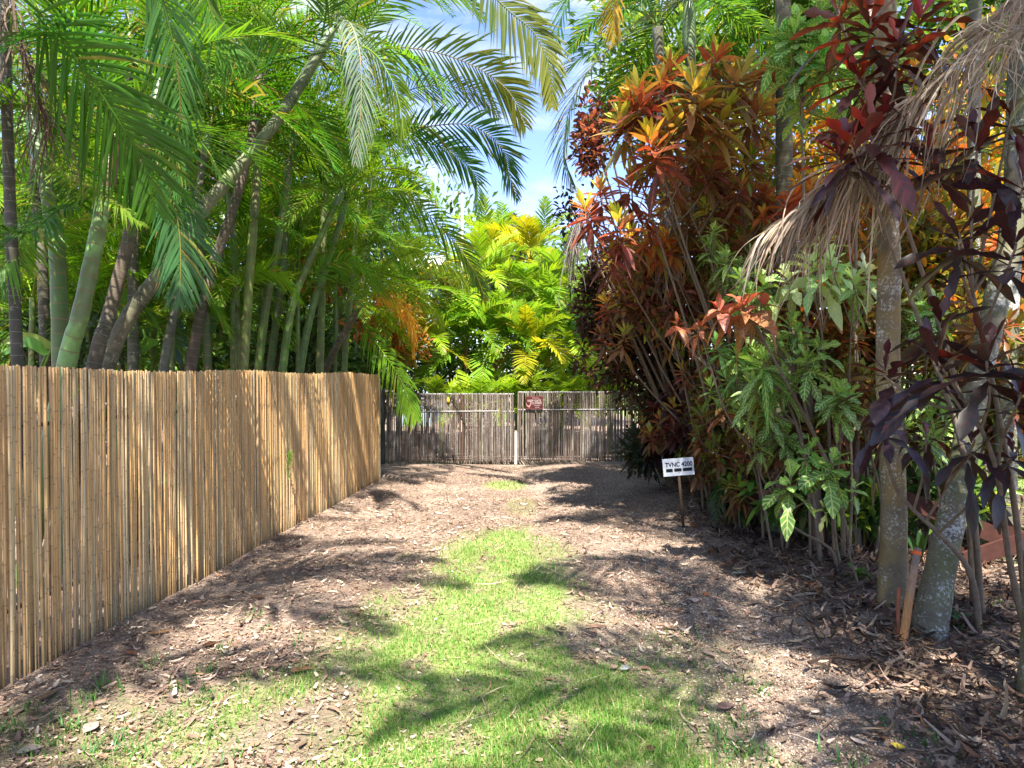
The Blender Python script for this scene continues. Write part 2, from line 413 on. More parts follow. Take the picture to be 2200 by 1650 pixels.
x, y = scatter(420000, -3.2, 3.3, 2.2, 9.5, 1.5)
k = rng.random(len(x)) < turf_density(x, y) ** 1.6 * (1.05 - .08 * y)
x, y = x[k], y[k]; n = len(x)
g = rng.random(n)[:, None]
big = (.5 + .5 * np.clip(smooth_noise(x, y, 21, 3), -1, 1))
cc = (1 - g) * np.array([.09, .25, .035]) + g * np.array([.23, .38, .075])
dryk = rng.random(n) < .14; cc[dryk] = np.array([.55, .48, .24]) * rng.uniform(.7, 1.1, (dryk.sum(), 1))
blades('grass', x, y, rng.uniform(.02, .06, n) * (.5 + 1.0 * big), rng.uniform(.0012, .0026, n) * (1 + .05 * y), cc, 'short green grass strip down the driveway', 'grass', 1.0)

# far turf patch + lawn behind the right hedge
x, y = scatter(90000, -1.2, 9.5, 5.0, 15, 1.0)
k = (rng.random(len(x)) < turf_density(x, y) ** 1.5) & ((y > 9.0) | (x > 3.4)); x, y = x[k], y[k]; n = len(x)
blades('lawn_grass', x, y, rng.uniform(.03, .07, n), rng.uniform(.002, .005, n), np.array([.17, .30, .05]) * rng.uniform(.6, 1.3, (n, 1)), 'sunlit green lawn behind the right hedge', 'grass', 1.0)

# weeds: little rosettes of wider blades along the fence side
wx, wy, wh, ww = [], [], [], []
for px, py, s in [(215, 1490, 1.3), (60, 1520, .8), (30, 1560, .9), (330, 1430, 1), (395, 1470, 1), (430, 1500, 1), (540, 1325, .9), (580, 1350, .6), (480, 1400, .8), (600, 1440, .7), (150, 1560, 1),
                  (120, 1600, .8), (340, 1545, .8), (250, 1590, 1), (205, 1620, 1.1), (450, 1440, .9), (640, 1380, .7), (1560, 1600, 1.2), (1620, 1620, .9), (1830, 1640, 1.2), (2000, 1600, 1), (1500, 1440, .7), (1430, 1300, .6), (1380, 1330, .6),
                  (1580, 1470, .7), (1640, 1490, .8), (300, 1620, .8), (520, 1620, .8), (470, 1570, .8), (830, 1010, .9), (1280, 1200, .6), (1590, 1550, .9), (700, 1330, .5), (1900, 1560, .6)]:
    c0 = G(px, py); m_ = int(26 * s)
    wx += list(c0[0] + rng.normal(0, .045 * s, m_)); wy += list(c0[1] + rng.normal(0, .06 * s, m_)); wh += list(rng.uniform(.03, .10, m_) * s); ww += list(rng.uniform(.003, .0065, m_))
wx, wy, wh, ww = map(np.array, (wx, wy, wh, ww)); k = wx > fence_x(wy) + .05
wx, wy, wh, ww = wx[k], wy[k], wh[k], ww[k]
blades('weeds', wx, wy, wh, ww, np.array([.10, .22, .06]) * rng.uniform(.7, 1.35, (len(wx), 1)), 'scattered green weeds sprouting from the litter', 'weeds', 1.3)

def flat_ribbons(mb, x, y, L, W, colr, K=4, curl=.25, lift=.006):
    n = len(x); az = rng.random(n) * 6.283
    D = np.stack([np.cos(az), np.sin(az), rng.normal(0, .12, n)], -1); S = nrm(np.stack([-np.sin(az), np.cos(az), rng.normal(0, .25, n)], -1))
    N = nrm(np.cross(D, S)); N[N[:, 2] < 0] *= -1
    t = np.linspace(-.5, .5, K)[None, :, None]
    bend = rng.normal(0, curl, n)[:, None, None]; cu = np.abs(rng.normal(0, curl, n))[:, None, None]
    C = np.stack([x, y, gz(x, y) + lift + rng.random(n) * lift * 1.5], -1)[:, None] + L[:, None, None] * (D[:, None] * t + S[:, None] * bend * (t ** 2) * 1.5 + N[:, None] * cu * t ** 2 * 1.2)
    w_ = np.sin(np.linspace(.12, .93, K) * math.pi) ** .7
    mb.ribbons(C, np.repeat(S[:, None], K, 1), np.repeat(N[:, None], K, 1), W[:, None] * w_[None], colr, .3)

def pick(n, cols, jit=.25):
    cols = np.array(cols); c = cols[rng.integers(0, len(cols), n)]
    return c * rng.uniform(1 - jit, 1 + jit, (n, 1))

BR = [(.20, .13, .09), (.30, .20, .145), (.13, .085, .06), (.40, .29, .21), (.52, .41, .31), (.28, .16, .10), (.19, .135, .10), (.09, .058, .042)]
lit = MB()
x, y = scatter(190000, -3.2, 4.2, 2.4, 13.0, 1.4)
k = rng.random(len(x)) < (1 - turf_density(x, y) * .85) * np.where(x < 0.3, 1, .5) * np.clip(.7 + .6 * smooth_noise(x, y, 41, 4) + .3 * smooth_noise(x, y, 42, 11), .12, 1)
x, y = x[k], y[k]; n = len(x)
sz = rng.random(n) ** 2.2
flat_ribbons(lit, x, y, .007 + .030 * sz, (.0022 + .006 * sz) * rng.uniform(.6, 1.3, n), pick(n, BR, .35), 3, .5)
x, y = scatter(3600, -3.0, 3.0, 2.6, 9.5); k = turf_density(x, y) < .5; x, y = x[k], y[k]; n = len(x)
flat_ribbons(lit, x, y, rng.uniform(.03, .11, n), rng.uniform(.003, .014, n), pick(n, BR), 4, .5, .008)
x, y = scatter(620, -3.0, 3.2, 2.4, 10); n = len(x)
flat_ribbons(lit, x, y, rng.uniform(.12, .34, n), rng.uniform(.0018, .004, n), pick(n, BR), 7, .25, .008)
tag(lit.build('bark_chips', M['litter']), 'brown bark chips and shredded leaves covering the driveway', kind='stuff')

mul = MB()
x, y = scatter(21000, 1.2, 7.5, 2.4, 12.5, 1.15)
edge = 1.45 + .10 * (y - 3) + .28 * smooth_noise(x, y, 31, 1.6)
k = rng.random(len(x)) < np.clip((x - edge) * 1.6, 0, 1); x, y = x[k], y[k]; n = len(x)
flat_ribbons(mul, x, y, rng.uniform(.05, .20, n), rng.uniform(.004, .017, n), pick(n, [(.085, .055, .04), (.14, .09, .065), (.05, .036, .03), (.26, .18, .13), (.36, .26, .19), (.17, .09, .05)], .3), 6, .7, .02)
tag(mul.build('leaf_mulch', M['litter']), 'dark curled leaf mulch under the right hedge', kind='stuff')

def stones(mb, x, y, r, colr):
    n = len(x)
    b = np.array([[1, 0, 0], [.3, .95, 0], [-.8, .6, 0], [-.8, -.6, 0], [.3, -.95, 0], [.1, 0, .75], [0, 0, -.5]])
    az = rng.random(n) * 6.283; ca, sa = np.cos(az), np.sin(az)
    B = b[None] * (1 + rng.normal(0, .18, (n, 7, 1))); bx = B[..., 0] * ca[:, None] - B[..., 1] * sa[:, None] * rng.uniform(.6, 1, n)[:, None]; by = B[..., 0] * sa[:, None] + B[..., 1] * ca[:, None] * .85
    V = np.stack([x[:, None] + bx * r[:, None], y[:, None] + by * r[:, None], (gz(x, y) + r * .25)[:, None] + B[..., 2] * r[:, None]], -1).reshape(-1, 3)
    q = np.array([[0, 1, 5, 5], [1, 2, 5, 5], [2, 3, 5, 5], [3, 4, 5, 5], [4, 0, 5, 5], [1, 0, 6, 6], [2, 1, 6, 6], [3, 2, 6, 6], [4, 3, 6, 6], [0, 4, 6, 6]])
    f = (q[None] + (np.arange(n) * 7)[:, None, None]).reshape(-1, 4)
    mb.add(V, f, np.repeat(colr, 7, 0))
st = MB()
x, y = scatter(120000, -1.2, 4.0, 2.3, 12.8, 1.5)
pth = .55 + .05 * (y - 3); dd = np.abs(x - pth - .9)
k = rng.random(len(x)) < np.clip(1.25 - dd * .85, .04, 1) * np.clip(1 - turf_density(x, y) * .9, 0, 1); x, y = x[k], y[k]; n = len(x)
stones(st, x, y, rng.uniform(.003, .0095, n) * (1 + .35 * (rng.random(n) < .12)), pick(n, [(.54, .41, .30), (.42, .30, .21), (.6, .48, .36), (.25, .17, .12), (.36, .31, .26)]))
tag(st.build('gravel', M['stone']), 'tan gravel scattered over the right wheel track', kind='stuff')

# ------------------------------------------------------------------ bamboo screens
def pole(mb, p0, p1, r, colr, sides=6, nodes=.2, wob=.004, base_dark=0):
    L = np.linalg.norm(p1 - p0); t = [0.0]; z = rng.uniform(.04, nodes)
    isn = [0]
    while z < L - .03:
        t += [z - .018, z - .007, z, z + .006, z + .018]; isn += [0, 0, 1, 0, 0]; z += nodes * rng.uniform(.75, 1.25)
    t.append(L); isn.append(0); t = np.array(t) / L; isn = np.array(isn)
    ph = rng.random(2) * 6.28
    pts = p0 + (p1 - p0) * t[:, None]
    pts[:, 0] += wob * np.sin(t * 5 + ph[0]); pts[:, 1] += wob * 1.5 * np.sin(t * 4 + ph[1])
    rr = r * (1 + .15 * isn) * (1 - .12 * t)
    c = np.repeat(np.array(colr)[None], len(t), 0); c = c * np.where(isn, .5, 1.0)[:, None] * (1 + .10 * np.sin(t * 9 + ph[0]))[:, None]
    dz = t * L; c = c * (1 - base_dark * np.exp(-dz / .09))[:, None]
    mb.tube(pts, rr, c, sides)

def y_at(px):            # where a photo column meets the fence line
    a = (px - 1100) / F
    return (-2.85 - 3.8 * .084) / (a - .084)
bf = empty('bamboo_fence', (fence_x(5), 5, 0), 'tall tan bamboo pole fence along the left side of the driveway', 'fence')
def panel(y0, y1, tilt=0):
    mb = MB(); y = y0
    o = np.array([fence_x(5), 5, 0])
    while y < y1:
        r = rng.uniform(.0048, .0088)
        c = np.array([(.50, .33, .155), (.54, .37, .19), (.46, .31, .17), (.42, .36, .24), (.55, .40, .22), (.38, .34, .25), (.33, .24, .14)][rnd.choices(range(7), [5, 4, 4, 3.5, 3, 3, 1.2])[0]]) * rng.uniform(.95, 1.42) * np.array([1.08, .98, .82])
        top = 1.79 + .012 * math.sin(y * 2.1) + rng.normal(0, .0055) - .004 * (y - 4)
        xo = rng.normal(0, .008)
        lean = rng.normal(0, .0045) + tilt
        p0 = np.array([fence_x(y) + xo, y + lean, -.02]) - o; p1 = np.array([fence_x(y) + xo * .5, y, top]) - o
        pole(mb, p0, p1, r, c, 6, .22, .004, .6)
        y += r * 2 * rng.uniform(.80, .96)
    return mb.build('bamboo_panel', M['bamboo'], bf)
panel(.6, y_at(378)); panel(y_at(380), y_at(700)); panel(y_at(701), y_at(815))
mb = MB(); o = np.array([fence_x(5), 5, 0])
for y in (1.5, 3.7, 5.5, 7.5, 9.5, 11.3):
    mb2 = MB(); mb2.tube([np.array([fence_x(y) - .07, y, -.05]) - o, np.array([fence_x(y) - .07, y, 1.7]) - o], .035, (.1, .08, .06), 8); mb2.build('post', M['wood'], bf)
for z in (.4, 1.45):
    mb2 = MB(); mb2.tube([np.array([fence_x(y) - .035, y, z]) - o for y in (.6, 4, 8, 11.35)], .014, (.12, .09, .06), 6); mb2.build('rail', M['wood'], bf)

for z in (.28, .92, 1.52):
    mb2 = MB(); mb2.tube([np.array([fence_x(y) + .0145 + .002 * math.sin(y * 9), y, z + .006 * math.sin(y * 3 + z)]) - np.array([fence_x(5), 5, 0]) for y in np.arange(.7, 11.3, .12)], .0011, (.30, .25, .18), 4); mb2.build('binding_wire', M['metal'], bf)
GY = 13.3
def gate(name, px0, px1, gap, label, toppx):
    a, b = P(px0, 990, GY)[0], P(px1, 990, GY)[0]
    e = empty(name, ((a + b) / 2, GY, 0), label, 'gate', 'leaves of the bamboo driveway gate'); o = np.array([(a + b) / 2, GY, 0])
    mb = MB(); x = a
    top = P(0, toppx, GY)[2]
    while x < b:
        r = rng.uniform(.011, .0165)
        c = np.array([(.27, .22, .185), (.34, .29, .25), (.19, .15, .125), (.42, .38, .33), (.15, .095, .07)][rnd.choices(range(5), [4, 4, 3, 2, 1.6])[0]]) * rng.uniform(.8, 1.1)
        t = top + rng.normal(0, .01) ; zb = .05 + abs(rng.normal(0, .015))
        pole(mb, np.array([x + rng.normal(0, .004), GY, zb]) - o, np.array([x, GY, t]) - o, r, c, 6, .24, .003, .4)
        x += 2 * r * rng.uniform(.95, 1.1) + (gap * rng.random() ** 3)
    mb.build('bamboo_screen', M['gate_bamboo'], e)
    for z in (.14, top - .36, top - .02):
        m2 = MB(); m2.tube([np.array([a, GY + .035, z]) - o, np.array([b, GY + .035, z]) - o], .018, (.10, .075, .06) if z < 1 else (.3, .3, .3), 8); m2.build('rail', M['metal'], e)
    m2 = MB(); zz = top - .355; m2.tube([np.array([a + .25, GY - .018, zz]) - o, np.array([b - .3, GY - .018, zz + .012]) - o], .006, (.62, .60, .58), 6); m2.build('wire', M['metal'], e)
    for xx in (a + .02, b - .02):
        m2 = MB(); m2.tube([np.array([xx, GY + .05, .04]) - o, np.array([xx, GY + .05, top - .03]) - o], .022, (.1, .085, .07), 8); m2.build('stile', M['metal'], e)
    return e
gate('gate_leaf', 832, 1104, .012, 'weathered grey bamboo gate leaf with the small yellow tag, left of the centre gap', 845)
gate('gate_leaf', 1113, 1388, .03, 'weathered grey bamboo gate leaf with the dark red sign, right of the centre gap', 841)
# pale metal latch post seen in the gap between leaves
mb = MB(); c0 = P(1108, 990, GY); mb.tube([np.array([c0[0], GY + .01, 0.0]), np.array([c0[0], GY + .01, .62])], .03, (.62, .56, .5), 8)
mb.tube([np.array([c0[0], GY + .01, .62]), np.array([c0[0], GY + .01, .66])], [.03, .018], (.4, .36, .3), 8)
tag(mb.build('gate_stop_post', M['metal']), 'short pale post standing in the gap between the gate leaves', 'post')
for px, py, lab, h in ((822, 845, 'dark metal gate post at the end of the bamboo fence', 1.45), (1396, 815, 'dark green gate post among the crotons at the right end of the gate', 1.68)):
    c0 = P(px, 990, GY - .02); mb = MB(); mb.tube([np.array([c0[0], GY, -.05]), np.array([c0[0], GY, h])], .045, (.028, .034, .03), 10)
    mb.tube([np.array([c0[0], GY, h]), np.array([c0[0], GY, h + .03])], [.05, .03], (.03, .036, .03), 10)
    tag(mb.build('gate_post', M['metal']), lab, 'gate post')

# ------------------------------------------------------------------ signs
def text_part(txt, size, loc, parent, colr, name='lettering', rot=None, mat='ink', align='CENTER', bold=0.0, sx=1.0):
    cu = bpy.data.curves.new(name, 'FONT'); cu.body = txt; cu.size = size; cu.align_x = align; cu.align_y = 'CENTER'; cu.extrude = .0007; cu.offset = bold
    to = bpy.data.objects.new('tmp_text', cu); col.objects.link(to)
    bpy.context.view_layer.update()
    me = bpy.data.meshes.new_from_object(to.evaluated_get(bpy.context.evaluated_depsgraph_get()))
    bpy.data.objects.remove(to)
    a = me.attributes.new('tint', 'FLOAT_COLOR', 'POINT')
    a.data.foreach_set('color', np.tile(np.array([*colr, 1.0], np.float32), len(me.vertices)))
    me.materials.clear(); me.materials.append(M[mat]); me.name = name
    o = bpy.data.objects.new(name, me); col.objects.link(o); o.parent = parent; o.location = loc
    o.rotation_euler = rot or (math.pi / 2, 0, 0); o.scale = (sx, 1, 1)
    return o

sc0 = P(1457.5, 1003, 7.8)
sgn = empty('property_sign', (sc0[0], sc0[1], sc0[2]), 'small white number sign reading TVNC 4200 on a stake under the hedge', 'sign'); sgn.rotation_euler = (math.radians(-4), math.radians(-4.3), 0); sgn.scale = (.8125,) * 3
sw, sh = .435, .245   # built at this size, then scaled to its true width
mb = MB(); mb.smooth = False; mb.box((-sw / 2, 0, -sh / 2), (sw / 2, .006, sh / 2), (.66, .70, .76)); mb.build('sign_board', M['paint'], sgn)
text_part('TVNC 4200', .088, (0.008, -.0015, .032), sgn, (.006, .010, .02), bold=.0022, sx=.88)
for x0, x1 in ((-.178, -.085), (-.062, .038), (.06, .190)):
    mb = MB(); mb.smooth = False; mb.box((x0, -.0022, -.066), (x1, -.0002, -.020), (.012, .018, .022)); mb.build('black_bar', M['ink'], sgn)
for x0, x1 in ((-.080, -.067), (.043, .055)):
    mb = MB(); mb.smooth = False; mb.box((x0, -.0022, -.045), (x1, -.0002, -.039), (.05, .06, .07)); mb.build('dash', M['ink'], sgn)
for z in (.085, -.082):
    mb = MB(); mb.tube([np.array([0, -.004, z]), np.array([0, .001, z])], .006, (.04, .04, .04), 8); mb.build('nail', M['metal'], sgn)
mb = MB(); mb.box((-.018, .0075, -sc0[2] / .8125 - .05), (.018, .03, .10), (.12, .08, .05)); mb.build('stake', M['wood'], sgn)

gs = P(1148, 865, GY - .05)
rs = empty('gate_sign', tuple(gs), 'small dark red notice with a pale hen and white lettering on the gate', 'sign'); rs.rotation_euler = (0, math.radians(-1), 0)
w2, h2 = .335, .255
mb = MB(); mb.smooth = False; mb.box((-w2 / 2, 0, -h2 / 2), (w2 / 2, .005, h2 / 2), (.075, .012, .012)); mb.build('sign_board', M['paint'], rs)
for z in (-.124, .121):
    mb = MB(); mb.smooth = False; mb.box((-w2 / 2, -.0015, z), (w2 / 2, -.0002, z + .004), (.35, .15, .13)); mb.build('border_line', M['paint'], rs)
text_part('Please', .058, (.03, -.002, .088), rs, (.32, .18, .16))
text_part('KEEP GATE', .056, (0.0, -.002, .035), rs, (.42, .34, .32), bold=.001, sx=.95)
text_part('CLOSED', .056, (.045, -.002, -.012), rs, (.42, .34, .32), bold=.001, sx=.95)
text_part('chickens', .034, (.055, -.002, -.056), rs, (.45, .36, .35)); text_part('inside', .034, (.055, -.002, -.093), rs, (.45, .36, .35))
hen = [(-.055, .045), (-.045, .0), (-.01, -.03), (.02, -.012), (.03, .05), (.042, .052), (.038, .03), (.048, .02), (.034, -.03), (.01, -.065), (.002, -.085), (-.006, -.062), (-.035, -.045), (-.056, -.01)]
mb = MB(); mb.smooth = False
hv = np.array([[a, -.002, b] for a, b in hen] + [[0, -.002, -.03]]); n = len(hen)
mb.add(hv + np.array([-.105, 0, -.025]), [[i, (i + 1) % n, n, n] for i in range(n)], (.38, .2, .18)); mb.build('hen_silhouette', M['paint'], rs)

yg = P(963, 860, GY - .035); mb = MB()
an = np.linspace(0, 6.2832, 17)[:-1]
ov = np.array([[.028 * math.cos(a), 0, .05 * math.sin(a) * (1.1 if math.sin(a) < 0 else 1)] for a in an])
mb.add(np.vstack([ov, ov + [0, .008, 0], [[0, 0, 0]], [[0, .008, 0]]]), [[i, (i + 1) % 16, 32, 32] for i in range(16)] + [[i, i + 16, (i + 1) % 16 + 16, (i + 1) % 16] for i in range(16)] + [[16 + (i + 1) % 16, 16 + i, 33, 33] for i in range(16)], (.75, .52, .03))
mb.box((-.02, -.002, .045), (.02, .01, .06), (.7, .5, .05))
o = mb.build('gate_tag', M['paint']); o.location = yg; tag(o, 'bright yellow tag hanging near the top of the gate', 'tag')

# ------------------------------------------------------------------ palms
def frond(mb, pts, L, n=44, wd=.014, fwd=50, droop=.25, lift=.15, colr=(.09, .2, .03), petiole=.14, side0=None, rach=.012, tipc=None, jit=.18, K=4, prof=None, dead=0):
    sp = catmull(pts, n + 1); T = nrm(np.gradient(sp, axis=0))
    S = np.cross(T[0], np.array([0, 0, 1.])) if side0 is None else np.asarray(side0, float)
    if np.linalg.norm(S) < .2: S = np.array([0, 1., 0]) + np.cross(T[0], [1, 0, 0.]) * .1
    Ss = []
    for i in range(n + 1):
        S = S - T[i] * np.dot(S, T[i]); S = S / np.linalg.norm(S); Ss.append(S)
    Ss = np.array(Ss); N = np.cross(Ss, T)
    colr = np.array(colr); rc = colr * np.array([1.5, 1.25, 1.0]) if not dead else colr * .8
    mb.tube(sp, np.linspace(rach, .002, n + 1), rc, 5, False)
    t = np.linspace(0, 1, n + 1); m = t > petiole; tt = (t[m] - petiole) / (1 - petiole)
    Lp = (np.sin(np.clip(tt * .86 + .12, 0, 1) * math.pi) ** .55) * (1 - .35 * tt)
    B, TT, SS, NN = sp[m], T[m], Ss[m], N[m]; k = len(B)
    for sgn_ in (-1, 1):
        ang = np.radians(fwd * (1 - .45 * tt) + rng.normal(0, 4 + dead * 10, k))
        D = SS * (sgn_ * np.sin(ang))[:, None] + TT * np.cos(ang)[:, None] + NN * (lift + rng.normal(0, .07 + dead * .2, k))[:, None]
        D = nrm(D); LL = L * Lp * rng.uniform(1 - jit, 1 + jit * .4, k)
        u = np.linspace(0, 1, K)[None, :, None]
        dr = (droop * .62 * rng.uniform(.5, 1.4 + dead, k))[:, None, None]
        C = B[:, None] + LL[:, None, None] * (D[:, None] * u * (1 - .4 * dr * u) + np.array([0, 0, -1.]) * dr * u ** 2)
        Tl = nrm(np.gradient(C, axis=1)); Sl = nrm(np.cross(Tl, np.repeat(NN[:, None], K, 1))); Nl = np.cross(Sl, Tl)
        W = .8 * wd * np.array([.45, 1, .75, .05] if K == 4 else np.interp(np.linspace(0, 1, K), [0, .3, .7, 1], [.45, 1, .8, .06]))[None] * (.6 + .5 * Lp[:, None])
        c = colr * rng.uniform(.75, 1.25, (k, 1))
        if tipc is not None:
            q = np.clip(rng.random((k, 1)) * .5 + tt[:, None] * .6 - .15, 0, 1); c = c * (1 - q) + np.array(tipc) * q
        mb.ribbons(C, Sl, Nl, W, c, .35)

def arch(length, elev, bend, m=7):
    p = np.zeros(3); pts = [p.copy()]
    for i in range(m):
        a = math.radians(elev - bend * ((i + .5) / m) ** 1.2)
        p = p + np.array([math.cos(a), 0, math.sin(a)]) * length / m; pts.append(p.copy())
    return pts

TEMPL = {}
def templates(kind):
    if kind in TEMPL: return TEMPL[kind]
    L = []
    spec = {'areca': (2.1, .58, 42, .0165, (.10, .225, .014), .18), 'wax': (1.5, .5, 26, .030, (.17, .31, .025), .12), 'tall': (2.8, .75, 54, .023, (.09, .2, .025), .35), 'fan': (1.0, .3, 22, .03, (.16, .28, .05), .1)}[kind]
    for i, (el, bd) in enumerate([(80, 55), (68, 85), (55, 100), (38, 95), (20, 80), (2, 60)]):
        for r in range(2):
            mb = MB(); frond(mb, arch(spec[0] * rng.uniform(.9, 1.1), el + rng.normal(0, 4), bd * rng.uniform(.85, 1.15)), spec[1], spec[2], spec[3], 52, spec[5], .2, spec[4], .16 if kind != 'wax' else .22, rach=.013)
            L.append(mb.mesh('frond', M['frond']))
    TEMPL[kind] = L
    return L

def add_frond(parent, kind, loc, az, idx, scale=1.0, mat=None, tilt=0):
    me = templates(kind)[idx]
    o = bpy.data.objects.new('frond', me); col.objects.link(o); o.parent = parent
    o.location = loc; o.rotation_euler = (rng.normal(0, .12), tilt, az); o.scale = (scale,) * 3
    if mat: o.material_slots[0].link = 'OBJECT'; o.material_slots[0].material = M[mat]
    return o

def crown(parent, kind, loc, n, scale=1.0, mats=('frond',), lo=1, hi=12, az0=None, azspan=None):
    for i in range(n):
        az = (az0 if az0 is not None else 0) + (i * 2.39996 if azspan is None else rng.uniform(-azspan, azspan)) + rng.normal(0, .15)
        k = int(np.clip(lo + (hi - lo) * (i + .5) / n + rng.normal(0, .6), 0, 11))
        add_frond(parent, kind, loc, az, k, scale * rng.uniform(.82, 1.12), rnd.choice(mats))

def px_tr(pts): return [P(*p) for p in pts]

def palm(label, pts, r0, r1, tmat, tcol, crowns=(), cat='palm tree', group=None, name='palm_tree', shaft=None, base_flare=1.0, hero=(), tcol2=None, n=26):
    """pts world points from the ground up"""
    pts = [np.asarray(p, float) for p in pts]
    if name == 'palm_tree' and len(pts) >= 3 and pts[1][2] - pts[2][2] < -.2 and pts[1][2] > .6:      # let the lean carry on down to the root
        d = (pts[2] - pts[1]) / (pts[2][2] - pts[1][2]); q = pts[1] - d * pts[1][2] * .75
        if q[0] < 0: q[0] = min(q[0], fence_x(min(max(q[1], 1), 11.4)) - .2)
        pts[0] = np.array([q[0], q[1], -.05])
    o0 = np.array([pts[0][0], pts[0][1], 0.0]); e = empty(name, tuple(o0), label, cat, group)
    sp = catmull(pts, n) - o0; rad = np.linspace(r0, r1, n)
    d = np.linspace(0, 1, n); rad = rad * (1 + (base_flare - 1) * np.exp(-d * 14))
    rad = rad * (1 + .03 * np.sin(np.arange(n) * 2.1))
    cl = np.array(tcol) * ([.88, 1.18, .7] if tmat == 'trunk_green' else [1, 1, 1])
    if tcol2 is not None: cl = cl * (1 - d[:, None]) + np.array(tcol2) * d[:, None]
    mb = MB(); mb.tube(sp, rad, cl, 12); mb.build('trunk', M[tmat], e)
    top = sp[-1]; dirn = nrm(sp[-1] - sp[-3])
    if shaft:
        Ls, cs = shaft; q = [top - dirn * .02 + dirn * Ls * k for k in (0, .12, .45, .8, 1)]
        mb = MB(); mb.tube(q, np.array([1.05, 1.3, 1.2, .9, .45]) * r1, cs, 10); mb.build('crownshaft', M['shaft'], e); top = q[-1] - dirn * .06
    for kw in crowns: crown(e, kw.get('kind', 'areca'), tuple(top), kw['n'], kw.get('scale', 1), kw.get('mats', ('frond',)), kw.get('lo', 1), kw.get('hi', 12), kw.get('az0'), kw.get('span'))
    for h in hero: hero_frond(e, o0, **h)
    return e, o0, top

def hero_frond(e, o0, pts, L, mat='frond', name='frond', **kw):
    mb = MB(); w_ = [np.asarray(P(*p)) - o0 for p in pts]
    frond(mb, w_, L, **kw); return mb.build(name, M[mat], e)

def strands(e, o0, pts, n, L, wd, colr, spread=.25, grav=.8, name='dead_frond', K=7, out=.5, twist=.3, start=.05, fan=.25):
    """a dead frond: long limp leaflets hanging off a dry rachis"""
    w_ = [np.asarray(P(*p)) - o0 for p in pts]; sp = catmull(w_, 60); T = nrm(np.gradient(sp, axis=0))
    idx = (rng.uniform(start, 1, n) * 59).astype(int); B = sp[idx]; TT = T[idx]
    D = nrm(TT * out + rng.normal(0, fan, (n, 3))); LL = L * rng.uniform(.45, 1.1, n)
    u = np.linspace(0, 1, K)[None, :, None]
    kink = rng.normal(0, twist, (n, 1, 3)) * np.sin(u * math.pi) * .35 + rng.normal(0, twist, (n, 1, 3)) * np.sin(u * 2 * math.pi) * .12
    C = B[:, None] + LL[:, None, None] * (D[:, None] * u * (1 - .35 * u) + np.array([0, 0, -1.]) * grav * u ** 1.6 + kink * .5)
    Tl = nrm(np.gradient(C, axis=1)); side = nrm(rng.normal(0, 1, (n, 3))); S = nrm(np.cross(Tl, np.repeat(side[:, None], K, 1))); N = np.cross(S, Tl)
    W = wd * rng.uniform(.5, 1.3, (n, 1)) * np.interp(np.linspace(0, 1, K), [0, .25, .8, 1], [.6, 1, .6, .1])[None]
    mb = MB(); mb.ribbons(C, S, N, W, pick(n, colr, .25), .4)
    mb.tube(sp, np.linspace(.016, .004, 60), np.array(colr[0]) * .8, 6, False)
    return mb.build(name, M['dry'], e)

def below(px, Y, dx=0):     # a root point on the ground under a photo column
    p = P(px, 1000, Y); return np.array([p[0] + dx, Y, -.05])

GRN, PALE, BRN, DK = (.13, .19, .05), (.26, .34, .15), (.13, .095, .062), (.075, .062, .038)
FD = 'frond_dark'
# --- left grove, near to far
palm('smooth dark green ringed palm trunk, leftmost of the tall trunks over the fence', [below(133, 6), P(131, 776, 6), P(124, 560, 6), P(108, 450, 6.1), P(87, 340, 6.2)], .075, .055, 'trunk_green', (.10, .16, .045),
     [dict(n=8, mats=('frond', FD), scale=.9, lo=3)], shaft=(.6, (.13, .22, .08)),
     hero=[dict(pts=[(87, 330, 6.1), (60, 470, 5.6), (20, 550, 5.2), (-60, 640, 5.0)], L=.6, mat='frond', colr=(.10, .22, .03), n=50, droop=.3, wd=.013),
           dict(pts=[(90, 320, 6.1), (150, 380, 5.6), (230, 420, 5.2), (300, 480, 5.1)], L=.42, mat='frond_lime', colr=(.10, .2, .03), n=40, droop=.6)])
palm('pale mint green palm trunk with brown rings and a rusty sheath', [below(138, 5.6), P(142, 790, 5.6), P(172, 680, 5.6), P(208, 510, 5.7), P(228, 400, 5.8)], .076, .056, 'trunk_green', PALE,
     [dict(n=8, scale=1.0, lo=3, mats=('frond', 'frond', FD))], shaft=(.5, (.17, .09, .05)),
     hero=[dict(pts=[(262, 315, 5.8), (225, 180, 5.2), (170, 95, 4.9), (90, 70, 4.6), (0, 110, 4.3)], L=.58, colr=(.07, .21, .03), n=50, droop=.35, wd=.014, mat='frond')])
palm('rough dark brown palm trunk behind the pale green one', [below(202, 6.3), P(204, 776, 6.3), P(233, 680, 6.4), P(272, 533, 6.5), P(300, 412, 6.6), P(330, 250, 6.8)], .066, .052, 'trunk_brown', BRN,
     [dict(n=9, scale=1.05, mats=('frond', FD), lo=2)], shaft=(.5, (.14, .2, .08)))
